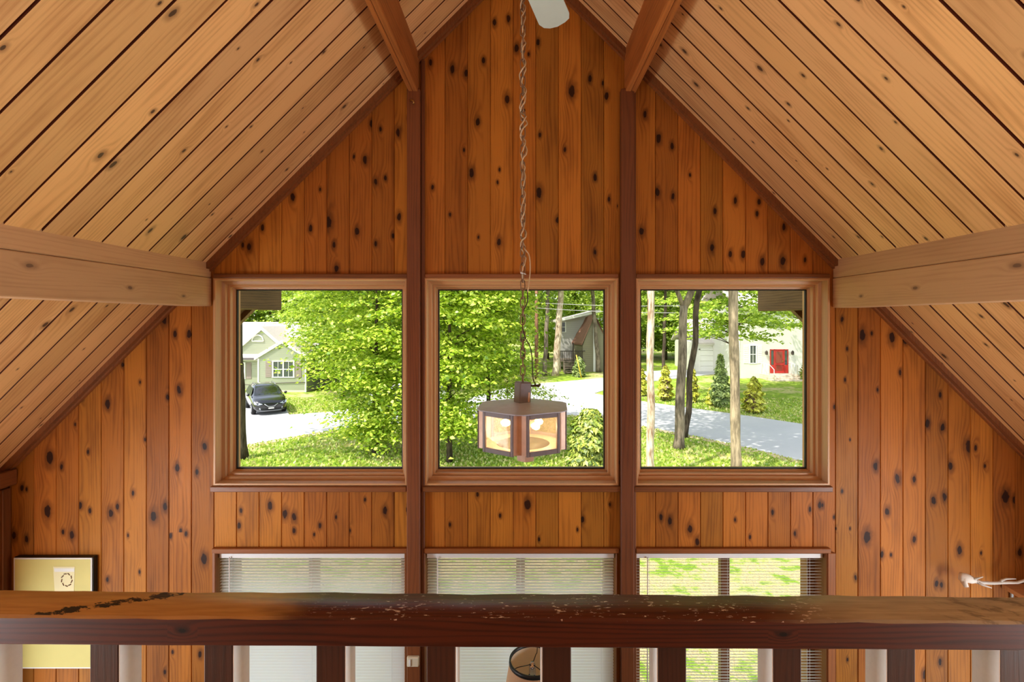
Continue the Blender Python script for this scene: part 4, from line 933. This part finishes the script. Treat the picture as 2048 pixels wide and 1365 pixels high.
hpart(t, 'porch_post', M['darkt'], lambda mb: cbox(mb, (hx(1140, YF), -2.4, .1), (hx(1142.5, YF), -2.28, hz(684, YF)), .01, axis=2))
hpart(t, 'deck', M['deckw'], lambda mb: (cbox(mb, (X0 - .3, -2.4, 1.0), (hx(1164, YF), 0, 1.15), .01, axis=0), [cbox(mb, (X0 - .2 + 1.0 * k, -2.35, 0), (X0 - .1 + 1.0 * k, -2.25, 1.0), .01, axis=2) for k in range(3)]))
hpart(t, 'deck_railing', M['darkt'], lambda mb: ([cbox(mb, (X0 - .3 + .17 * k, -2.42, 1.1), (X0 - .24 + .17 * k, -2.37, 2.0), .005, axis=2) for k in range(14)], cbox(mb, (X0 - .35, -2.44, 2.0), (hx(1164, YF), -2.34, 2.08), .01, axis=0)))
hpart(t, 'stairs', M['deckw'], lambda mb: [cbox(mb, (X0 + .2, -4.2 + .3 * k, .1 + .17 * k), (X0 + 1.3, -3.85 + .3 * k, .16 + .17 * k), .005, axis=0) for k in range(6)] + [cbox(mb, (X0 + .12, -4.2 + .3 * k, 0), (X0 + .2, -3.9 + .3 * k, .2 + .17 * k), .005) for k in range(6)])

# utility pole, wires and guy guard
b = GP(1073, 758); t = empty('utility_pole', b, label='brown utility pole right of the lantern chain', cat='pole')
M['creo'] = barkm('pole_wood', (150, 112, 84), (108, 78, 58))
pole = hpart(t, 'shaft', M['creo'], lambda mb: tube(mb, [(0, 0, -.2), (0, 0, 5), (0, 0, 9.5)], [.17, .15, .12], 10))
hpart(t, 'crossarm', M['creo'], lambda mb: cbox(mb, (-1.1, -.22, 8.4), (1.1, -.12, 8.52), .01, axis=0))
hpart(t, 'insulator', M['cream'], lambda mb: lathe(mb, [(0, -.12), (.07, -.1), (.07, .1), (0, .12)], (-.02, -.22, 7.15), 8))
def wire(p, q, sag, label):
    p, q = Vector(p), Vector(q); mb = MB(); tube(mb, [p.lerp(q, i / 14) - Vector((0, 0, sag * 4 * (i / 14) * (1 - i / 14))) for i in range(15)], .022, 5)
    return tag(mb.build('power_line', [M['wire']]), label, 'cable')
M['wire'] = plain('grey_cable', (170, 168, 164), .5)
pt = b + Vector((0, -.16, 0))
wire(pt + Vector((0, 0, 6.55)), (26, 37, G + 6.9), .5, 'pale power line running right from the utility pole')
wire(pt + Vector((0, 0, 6.1)), (24, 33, G + 6.0), .45, 'lower power line running right from the utility pole across the right window')
wire(pt + Vector((0, 0, 6.45)), (-24, 40, G + 6.9), .6, 'power line running left from the utility pole past the left window top')
g = GP(1163, 757); mb = MB(); tube(mb, [(g.x, g.y, G - .02), (g.x - .42, g.y + .3, G + 2.0)], .05, 7); M['yel'] = plain('yellow_plastic', (226, 190, 60), .5)
tag(mb.build('guy_guard', [M['yel']]), 'yellow plastic guy wire guard leaning by the far brown house', 'marker')

# ------------------------------------------------------------------ cars
M['paint'] = plain('black_car_paint', (20, 22, 26), .18, .3, .6, coat=.8, bs=0); M['wpaint'] = plain('white_car_paint', (230, 232, 234), .25, 0, .5, coat=.6, bs=0)
M['carglass'] = plain('dark_car_glass', (30, 36, 38), .05, 0, .9, bs=0); M['tyre'] = plain('rubber', (16, 16, 17), .8); M['alloy'] = plain('alloy', (150, 152, 156), .3, .9); M['lens'] = plain('headlight_lens', (196, 204, 212), .1, .3, .8)
def make_car(loc, az, paint, label):
    t = empty('car', loc, az, label=label, cat='car')
    # stations along +x = front: x, half width, z sill, z belt, z top, half width top, inset
    st = [(-2.18, .62, .42, .86, .98, .50), (-2.08, .82, .34, .93, 1.12, .6), (-1.75, .9, .3, .98, 1.48, .6), (-1.2, .92, .28, 1.0, 1.6, .62), (-.4, .92, .27, 1.0, 1.63, .63), (.2, .92, .27, 1.0, 1.58, .62), (.62, .92, .28, 1.0, 1.36, .63), (.98, .92, .28, 1.02, 1.08, .7), (1.5, .91, .28, .96, 1.0, .7), (1.92, .86, .28, .84, .9, .62), (2.1, .74, .3, .74, .78, .5), (2.18, .55, .36, .6, .64, .4)]
    def sec(s):
        x, w, zs, zb, zt, wt = s; zm = (zs + zb) / 2
        h = [(w * .86, zs), (w * .98, zs + .12), (w, zm + .05), (w * .95, zb), (wt + (w * .95 - wt) * .12, zt - .07 if zt - zb > .2 else zt - .01), (wt * .8, zt), (0, zt + .015)]
        return [Vector((x, a, b)) for a, b in h] + [Vector((x, -a, b)) for a, b in reversed(h[:-1])]
    def body(mb):
        for i in range(len(st) - 1):
            A, B = sec(st[i]), sec(st[i + 1])
            for k in range(len(A)):
                j = (k + 1) % len(A); mb.face([A[k], A[j], B[j], B[k]], smooth=True)
        mb.face(sec(st[0])); mb.face(sec(st[-1]))
    hpart(t, 'body', paint, body)
    def patch(pts, off):
        n = (pts[1] - pts[0]).cross(pts[2] - pts[0]).normalized(); return [p + n * off for p in pts]
    def V(*a): return Vector(a)
    hpart(t, 'windshield', M['carglass'], lambda mb: [mb.face([V(.28, -.60, 1.555), V(.28, .60, 1.555), V(1.0, .74, 1.085), V(1.0, -.74, 1.085)]), mb.face([V(.28, -.60, 1.53), V(.28, .60, 1.53), V(1.0, .74, 1.06), V(1.0, -.74, 1.06)])])
    for s in (-1, 1):
        hpart(t, 'side_window', M['carglass'], lambda mb: [mb.face([V(a, s * .885, 1.03), V(b, s * .885, 1.03), V(b2, s * .70, 1.47), V(a2, s * .70, 1.47)]) for a, b, a2, b2 in ((-1.7, -.95, -1.5, -.95), (-.9, -.02, -.9, -.02), (.03, .86, .03, .25))])
        m = hpart(t, 'mirror', paint, lambda mb: lathe(mb, [(0, -.08), (.07, -.06), (.09, .02), (.06, .08), (0, .09)], (.72, s * 1.03, 1.1), 10))
        hpart(t, 'headlight', M['lens'], lambda mb: mb.face([V(1.88, s * .83, .83), V(2.10, s * .6, .745), V(2.165, s * .44, .67), V(2.12, s * .66, .63), V(1.97, s * .84, .68)]) or mb.face([V(1.9, s * .86, .84), V(2.115, s * .61, .755), V(2.18, s * .45, .68), V(2.135, s * .67, .64), V(1.985, s * .86, .69)]))
        hpart(t, 'fog_lamp', M['lens'], lambda mb: lathe(mb, [(0, .0), (.06, .0), (.06, .03), (0, .03)], (0, 0, 0), 10, M=Matrix.Translation((2.13, s * .56, .42)) @ Matrix.Rotation(R(90), 4, 'Y')))
    hpart(t, 'grille', M['black'], lambda mb: mb.face([V(2.195, -.4, .66), V(2.195, .4, .66), V(2.2, .28, .5), V(2.2, -.28, .5)]) or cbox(mb, (2.1, -.55, .33), (2.19, .55, .46), .02))
    hpart(t, 'chrome_chevron', M['chrome'], lambda mb: tube(mb, [(2.2, -.36, .68), (2.22, -.16, .535), (2.225, 0, .52), (2.22, .16, .535), (2.2, .36, .68)], .028, 6))
    hpart(t, 'skid_trim', M['alloy'], lambda mb: tube(mb, [(2.02, -.72, .3), (2.17, -.4, .27), (2.2, 0, .265), (2.17, .4, .27), (2.02, .72, .3)], .03, 6))
    hpart(t, 'licence_plate', M['hwhite'], lambda mb: cbox(mb, (2.19, -.15, .38), (2.205, .15, .46), .004))
    for s in (-1, 1): hpart(t, 'roof_rail', M['alloy'], lambda mb: tube(mb, [(-1.3, s * .55, 1.6), (-1.1, s * .55, 1.66), (-.1, s * .55, 1.66), (.1, s * .55, 1.6)], .02, 6))
    for x in (-1.32, 1.32):
        for s in (-1, 1):
            w_ = hpart(t, 'wheel', M['tyre'], lambda mb: tube(mb, [(x, s * .70, .34), (x, s * .72, .34), (x, s * .90, .34), (x, s * .93, .34)], [.3, .34, .34, .31], 22))
            hpart(w_, 'rim', M['alloy'], lambda mb: tube(mb, [(x, s * .9, .34), (x, s * .94, .34)], [.24, .2], 10))
    return t
c_ = GP(530, 829); make_car((c_.x - .62, c_.y + 1.2, G + .035), R(-54), M['paint'], 'black compact SUV parked facing the road before the sage green house').scale = (.9, .9, .88)
c_ = GP(728, 822); make_car((c_.x + 2.25, c_.y + .2, G + .035), R(182), M['wpaint'], 'white car on the road, mostly hidden behind the young maple')
# ------------------------------------------------------------------ pendant lantern
M['slate'] = plain('dark_slate_metal', (204, 220, 248), .5, 0, var=.3, scale=25)
M['bronze'] = plain('dark_bronze', (142, 138, 146), .45, .05, var=.35, scale=40)
M['copper'] = plain('aged_copper', (244, 208, 182), .35, .2, var=.35, scale=30)
M['seedy'] = glass('warm_seedy_glass', (1, .93, .82, 1), .0, .13, (1, .84, .66, 1))
M['bulb'] = emit('lit_bulb', (255, 214, 150), 16)
M['cord'] = plain('brown_cord', (62, 42, 26), .5); M['clear'] = plain('golden_lamp_cord', (226, 200, 160), .25, 0, .8, var=.4, scale=60)
M['iron'] = plain('chain_bronze', (150, 122, 96), .4, .4, var=.3, scale=60)
LC = P(1046, 812, 2.13); LX, LY, LZ = LC
lt = empty('pendant_lantern', LC, label='six-sided copper and glass pendant lantern with lit bulbs on a long chain', cat='lantern')
def putl(o, p=lt): return putr(o, p)
rot0 = Matrix.Translation(LC) @ Matrix.Rotation(R(-4), 4, 'Z')
H = .172; ap = .184; pwid = .154
def hexp(r, rot=30): return [(r * math.cos(R(60 * k + rot)), r * math.sin(R(60 * k + rot))) for k in range(6)]
# top plate, low pyramid with clipped corners
mb = MB(); oct_ = []
for k in range(6):
    a = R(60 * k - 60 + 30 - 30)
    for s in (-1, 1):
        n = Vector((math.cos(a), math.sin(a), 0)); t = Vector((-n.y, n.x, 0)); oct_.append(n * (ap + .008) + t * s * (pwid / 2 + .012))
for k in range(12):
    a, b = oct_[k], oct_[(k + 1) % 12]
    mb.face([rot0 @ Vector((a.x, a.y, 0)), rot0 @ Vector((b.x, b.y, 0)), rot0 @ Vector((0, 0, .02))])
    mb.face([rot0 @ Vector((a.x, a.y, -.004)), rot0 @ Vector((b.x, b.y, -.004)), rot0 @ Vector((b.x, b.y, 0)), rot0 @ Vector((a.x, a.y, 0))])
mb.face([rot0 @ Vector((a.x, a.y, -.004)) for a in oct_]); putl(mb.build('top_plate', [M['slate']]))
mb = MB(); cm = Matrix.Translation(LC + Vector((-.004, 0, .012))) @ Matrix.Rotation(R(28), 4, 'Z') @ Matrix.Rotation(R(3), 4, 'Y')
cbox(mb, (-.029, -.029, 0), (.029, .029, .094), .005, axis=2, M=cm); cap = putl(mb.build('cap_box', [M['bronze']]))
mb = MB(); cbox(mb, (.012, -.0305, .008), (.021, -.0292, .05), .0005, axis=2, M=cm); c = mb.build('cap_seam', [M['copper']]); c.parent = cap; c.matrix_parent_inverse = cap.matrix_parent_inverse.inverted() if 0 else Matrix()
for k in range(6):
    a = 60 * k
    pm = rot0 @ Matrix.Rotation(R(a), 4, 'Z') @ Matrix.Translation((ap, 0, 0))
    mb = MB(); h = pwid / 2; b = .013
    for lo, hi in (((-.006, -h, -H), (.006, -h + b, -.004)), ((-.006, h - b, -H), (.006, h, -.004)), ((-.006, -h + b, -.022), (.006, h - b, -.004)), ((-.006, -h + b, -H), (.006, h - b, -H + .02))):
        cbox(mb, lo, hi, .0015, M=pm)
    fr_ = putl(mb.build('side_frame', [M['bronze']]))
    mb = MB(); cbox(mb, (-.0015, -h + b - .002, -H + .018), (.0015, h - b + .002, -.02), .0003, M=pm); c = mb.build('glass_panel', [M['seedy']]); c.parent = fr_
    vm = rot0 @ Matrix.Rotation(R(a + 30), 4, 'Z')
    mb = MB(); r0 = ap / math.cos(R(30)); g = (r0 * math.sin(R(30)) - h)
    p1 = Vector((r0 - g * .5, -g * .87, 0)); p2 = Vector((r0 - g * .5, g * .87, 0)); mid = Vector((r0 - g * .5 - .012, 0, 0))
    for A_, B_ in ((p1, p1.lerp(mid, .75)), (p1.lerp(mid, .75), p2.lerp(mid, .75)), (p2.lerp(mid, .75), p2)):
        q = [Vector((A_.x, A_.y, -H + .004)), Vector((B_.x, B_.y, -H + .004)), Vector((B_.x, B_.y, -.003)), Vector((A_.x, A_.y, -.003))]
        mb.face([vm @ v for v in q]); mb.face([vm @ (v - Vector((.0015, 0, 0))) for v in reversed(q)])
    putl(mb.build('corner_strip', [M['copper']]))
mb = MB(); hp = hexp(.198, 30)
inner = [(.12 * math.cos(R(15 * k)), .12 * math.sin(R(15 * k))) for k in range(24)]
for k in range(24):
    a = R(15 * k); b = R(15 * (k + 1)); ro = .178
    mb.face([rot0 @ Vector((r * math.cos(t), r * math.sin(t), -H + .008)) for r, t in ((.118, a), (ro, a), (ro, b), (.118, b))])
    mb.face([rot0 @ Vector((r * math.cos(t), r * math.sin(t), -H + .006)) for r, t in ((.118, a), (ro, a), (ro, b), (.118, b))])
putl(mb.build('bottom_ring', [M['copper']]))
mb = MB(); lathe(mb, [(0, -H + .004), (.12, -H + .004), (.12, -H + .0075), (0, -H + .0075)], LC, 28); putl(mb.build('bottom_disc', [plain('verdigris_disc', (92, 100, 84), .5, .3, var=.4, scale=40)]))
mb = MB(); tm = rot0 @ Matrix.Translation((.012, 0, 0))
hp0 = hexp(.046, 30); hp1 = hexp(.04, 30); z0, z1 = -H - .03, -H - .066
for k in range(6):
    a, b, c_, d_ = hp0[k], hp0[(k + 1) % 6], hp1[(k + 1) % 6], hp1[k]
    mb.face([tm @ Vector((*a, z0)), tm @ Vector((*b, z0)), tm @ Vector((*c_, z1)), tm @ Vector((*d_, z1))])
mb.face([tm @ Vector((*p, z1)) for p in hp1]); mb.face([tm @ Vector((*p, z0)) for p in hp0]); tube(mb, [LC + Vector((.012, 0, -H + .004)), LC + Vector((.012, 0, -H - .032))], .012, 8); putl(mb.build('finial', [M['copper']]))
mb = MB(); lathe(mb, [(0, -.02), (.022, -.022), (.022, -.09), (.012, -.105), (0, -.105)], LC, 14); body = putl(mb.build('socket_cluster', [M['copper']]))
for k in range(5):
    a = R(72 * k - 118); n = Vector((math.cos(a), math.sin(a), 0)); p = LC + Vector((0, 0, -.078))
    mb = MB(); tube(mb, [p + n * .018, p + n * .055], .0095, 8); c = mb.build('socket', [M['cream']]); c.parent = body
    mb = MB(); tube(mb, [p + n * .056, p + n * .066, p + n * .08, p + n * .092, p + n * .1], [.006, .014, .017, .013, .003], 8); putl(mb.build('bulb', [M['bulb']]))
    L_ = bpy.data.lights.new('bulb_light', 'POINT'); L_.energy = .42; L_.color = (1, .82, .6); L_.shadow_soft_size = .016
    lo_ = bpy.data.objects.new('bulb_light', L_); C.objects.link(lo_); lo_.location = p + n * .122; lo_.parent = lt; lo_.matrix_parent_inverse = Matrix.Translation(-LC)
# chain
cz0 = LZ + .1; ctop = RZ - .02
mb = MB(); pit = .0375; z = cz0 + .018; k = 0
while z < ctop:
    pts = []
    ro = R(12 + (0 if k % 2 else 90) + random.uniform(-12, 12)); tl = random.uniform(-.06, .06)
    for j in range(12):
        a = 2 * math.pi * j / 12; x = .0105 * math.cos(a); zz = .0125 * (1 if math.sin(a) > 1e-6 else -1 if math.sin(a) < -1e-6 else 0) + .0115 * math.sin(a)
        pts.append(Vector((LX - .001 + x * math.cos(ro) + tl * zz, LY + x * math.sin(ro), z + zz)))
    tube(mb, pts, .0026, 6, closed=True); z += pit; k += 1
putl(mb.build('chain', [M['iron']]))
mb = MB(); lathe(mb, [(0, -.03), (.05, -.03), (.055, -.015), (.055, .01), (0, .01)], (LX, LY, ctop), 16); putl(mb.build('ceiling_canopy', [M['bronze']]))
Q = lambda x, y, dy=0: P(x, y, LY + dy)
def smooth(pts, n=6):
    out = []
    for i in range(len(pts) - 1):
        p0 = pts[max(i - 1, 0)]; p1 = pts[i]; p2 = pts[i + 1]; p3 = pts[min(i + 2, len(pts) - 1)]
        for k in range(n):
            t = k / n; out.append(.5 * ((2 * p1) + (p2 - p0) * t + (2 * p0 - 5 * p1 + 4 * p2 - p3) * t * t + (3 * p1 - p0 - 3 * p2 + p3) * t ** 3))
    return out + [pts[-1]]
mb = MB()
tube(mb, smooth([Q(1055, 769), Q(1066, 773, -.01), Q(1079, 771, -.01), Q(1076, 773, 0), Q(1068, 764), Q(1065, 742), Q(1064, 716), Q(1060, 694), Q(1052, 679, -.012), Q(1046, 660, -.012), Q(1045, 640), Q(1048, 620, .012), Q(1055, 604, .012), Q(1055, 585, -.01)]), .0026, 6)
putl(mb.build('cord', [M['cord']]))
mb = MB(); tube(mb, [Q(1060, 772, -.01), Q(1078, 772, -.012), Q(1081, 769, -.01)], [.003, .006, .004], 6); putl(mb.build('cord_joint', [M['cord']]))
mb = MB()
for s in range(2):
    pre = [Q(1055, 585, -.01), Q(1058, 565, -.004), Q(1060, 545), Q(1060, 525), Q(1057, 508)] if s == 0 else [Q(1046, 560, .01)]
    pts = []; z = pre[-1].z + .02; a = s * 2.4; rr = .008
    while z < ctop:
        pts.append(Vector((LX + .003 * s + rr * math.cos(a), LY + rr * math.sin(a), z))); z += .011; a += random.uniform(.25, .95); rr = min(.015, max(.005, rr + random.uniform(-.003, .003)))
    pts = pre + pts
    tube(mb, smooth(pts, 2), .0032, 5)
putl(mb.build('wound_cord', [M['clear']]))
mb = MB(); tube(mb, [Q(1042, 546, -.02), Q(1046, 547, -.01), Q(1052, 549)], [.004, .003, .002], 6); putl(mb.build('cord_clip', [M['white']]))

# ------------------------------------------------------------------ ceiling fan (one blade reaches into view)
TIP = P(1113, 48, 1.95); dfan = Vector((.324, .946, 0)); HUB = TIP - dfan * .62
fan = empty('ceiling_fan', (HUB.x, HUB.y, HUB.z), label='ceiling fan high under the ridge, one pale grey blade tip showing beside the chain', cat='ceiling fan')
M['blade'] = plain('pale_grey_blade', (190, 204, 196), .45, 0, .5, var=.1, scale=14); M['fanm'] = plain('fan_white', (214, 214, 208), .4)
mb = MB(); lathe(mb, [(0, -.07), (.06, -.065), (.11, -.03), (.115, .03), (.07, .07), (0, .075)], HUB, 24); putr(mb.build('motor_housing', [M['fanm']]), fan)
mb = MB(); tube(mb, [HUB + Vector((0, 0, .06)), Vector((HUB.x, HUB.y, RZ - .06))], .012, 10); putr(mb.build('downrod', [M['fanm']]), fan)
mb = MB(); lathe(mb, [(0, -.1), (.05, -.1), (.07, -.03), (.07, -.005), (0, 0)], (HUB.x, HUB.y, RZ - .01), 16); putr(mb.build('canopy', [M['fanm']]), fan)
a0 = math.atan2(dfan.y, dfan.x)
for k in range(4):
    bm_ = Matrix.Translation(HUB) @ Matrix.Rotation(a0 + k * math.pi / 2, 4, 'Z') @ Matrix.Rotation(R(-7), 4, 'X')
    out = [(.17, -.045), (.3, -.055), (.58, -.062), (.607, -.055), (.622, -.035)] + [(.634, -.0), (.630, .03), (.615, .052), (.585, .064), (.3, .055), (.17, .045)]
    mb = MB(); prism(mb, out, 2, -.003, .003, M=bm_); bl = putr(mb.build('blade', [M['blade']]), fan)
    mb = MB(); cbox(mb, (.09, -.02, .003), (.22, .02, .008), .002, M=bm_); c = mb.build('blade_iron', [M['fanm']]); c.parent = bl

# ------------------------------------------------------------------ floor lamp under the loft
fl = P(1066, 1321, 2.55); fx, fy, fz = fl
lp = empty('floor_lamp', (fx, fy, 0), label='floor lamp with burlap shade in front of the middle blind, seen from above', cat='lamp')
def burlap():
    t = NT('burlap_shade'); s = t.sep(t.uv()); n1 = t.noise(t.comb(t.math('MULTIPLY', s[0], 60), t.math('MULTIPLY', s[1], 600), 0.0), 1, 2); n2 = t.noise(t.comb(t.math('MULTIPLY', s[0], 160), t.math('MULTIPLY', s[1], 60), 3.0), 1, 2)
    return t.bsdf(t.mix(t.math('MULTIPLY', t.math('ADD', n1, n2), .5), srgb(226, 186, 146), srgb(160, 116, 82)), .9, bump=n1, bstr=.3)
M['burlap'] = burlap(); M['liner'] = plain('shade_liner', (255, 236, 206), .8, var=.05)
mb = MB(); lathe(mb, [(.122, 0), (.165, -.25)], fl, 40); lathe(mb, [(.1195, 0), (.1625, -.25)], fl, 40, 1); putr(mb.build('shade', [M['burlap'], M['liner']]), lp)
mb = MB(); lathe(mb, [(.1175, -.012), (.1175, .004), (.1255, .004), (.1275, -.014), (.1225, -.014)], fl, 48); putr(mb.build('trim_ring', [M['black']]), lp)
mb = MB(); sc_ = fl + Vector((-.003, .0, -.03)); lathe(mb, [(0, .02), (.008, .02), (.01, .006), (.017, .004), (.019, -.05), (.012, -.055), (0, -.055)], sc_, 16); putr(mb.build('socket', [M['chrome']]), lp)
mb = MB()
for k in range(3):
    a = R(120 * k + 195); n = Vector((math.cos(a), math.sin(a), 0)); tube(mb, [sc_ + n * .01 + Vector((0, 0, .008)), sc_ + n * .08 + Vector((0, 0, .006)), sc_ + n * .105 + Vector((0, 0, -.002)), sc_ + n * .118 + Vector((0, 0, .022))], .0022, 6)
    tube(mb, [sc_ + n * .017 + Vector((0, 0, -.04)), sc_ + n * .05 + Vector((0, 0, -.1)), sc_ + n * .045 + Vector((0, 0, -.2))], .0018, 5)
putr(mb.build('spider', [M['black']]), lp)
mb = MB(); tube(mb, [(fx, fy, .02), (fx, fy, fz - .08)], .011, 10); putr(mb.build('pole', [M['black']]), lp)
mb = MB(); lathe(mb, [(0, .0), (.14, .0), (.14, .016), (.03, .03), (0, .032)], (fx, fy, 0), 32); putr(mb.build('base', [M['black']]), lp)

# ------------------------------------------------------------------ light and camera
def area(name, loc, rot, sx, sy, en, col=(1, 1, 1)):
    L_ = bpy.data.lights.new(name, 'AREA'); L_.shape = 'RECTANGLE'; L_.size = sx; L_.size_y = sy; L_.energy = en; L_.color = col
    o = bpy.data.objects.new(name, L_); C.objects.link(o); o.location = loc; o.rotation_euler = rot; return o
# daylight entering by the high loft window behind the photographer
area('loft_window_daylight', (RX, -3.36, E + 1.0), (R(86), 0, 0), 1.35, .7, LOFTW, (.88, .95, 1))
for s, xx in ((1, XL + .06), (-1, XR - .06)):
    area('low_side_fill', (xx, 2.17, 1.2), (0, R(-90 * s), 0), 1.5, .86, SIDEW, (.88, .95, 1))  # fill lamps added low at both side walls, which have no doors
for s, xx in ((1, XL + .05), (-1, XR - .05)):
    area('loft_side_fill', (xx, 1.19, E - 1.3), (0, R(-90 * s), 0), .66, .62, KNEEW, (.88, .95, 1))  # added fill at the solid loft side walls, brightens the ceiling slopes
for s in (-1, 1):   # two unseen upward fill lamps added to brighten the ceiling, no fixtures
    area('ceiling_fill', (1.25 * s, -.1, E - .2), (R(180), 0, 0), .3, .3, UPFILLW, (1, .97, .93))
sun = bpy.data.lights.new('sun', 'SUN'); sun.energy = SUNW; sun.angle = R(.6); sun.color = (1, .95, .86)
so = bpy.data.objects.new('sun', sun); C.objects.link(so)
sd = Vector((-.62, -.50, 1.12)).normalized(); so.rotation_euler = sd.to_track_quat('Z', 'Y').to_euler(); so.location = sd * 40
w = bpy.data.worlds.new('World'); bpy.context.scene.world = w; w.use_nodes = True; nt = w.node_tree
sk = nt.nodes.new('ShaderNodeTexSky'); sk.sky_type = 'NISHITA'; sk.sun_disc = False; sk.sun_elevation = math.asin(sd.z); sk.sun_rotation = math.atan2(sd.x, sd.y)
sk.air_density = 1.0; sk.dust_density = 1.5
hs = nt.nodes.new('ShaderNodeHueSaturation'); hs.inputs['Saturation'].default_value = .45; nt.links.new(sk.outputs[0], hs.inputs['Color']); nt.links.new(hs.outputs[0], nt.nodes['Background'].inputs[0]); nt.nodes['Background'].inputs[1].default_value = SKYW
cam = bpy.data.cameras.new('camera'); co = bpy.data.objects.new('camera', cam); C.objects.link(co)
cam.sensor_width = 36; cam.lens = F / 2048 * 36; cam.shift_x = -(VX - 1024) / 2048; cam.shift_y = -(682.5 - VY) / 2048
cam.clip_start = .05; cam.clip_end = 400
co.location = (0, 0, E); co.rotation_euler = (R(90), 0, 0)
scn = bpy.context.scene; scn.camera = co
scn.view_settings.view_transform = 'Standard'; scn.view_settings.look = 'None'; scn.view_settings.gamma = 1; scn.view_settings.use_curve_mapping = False
scn.view_settings.exposure = EXPO
cy = scn.cycles; cy.use_denoising = True; cy.max_bounces = 8; cy.diffuse_bounces = 5; cy.glossy_bounces = 3; cy.transmission_bounces = 4; cy.transparent_max_bounces = 12
cy.caustics_reflective = False; cy.caustics_refractive = False; cy.sample_clamp_indirect = 4
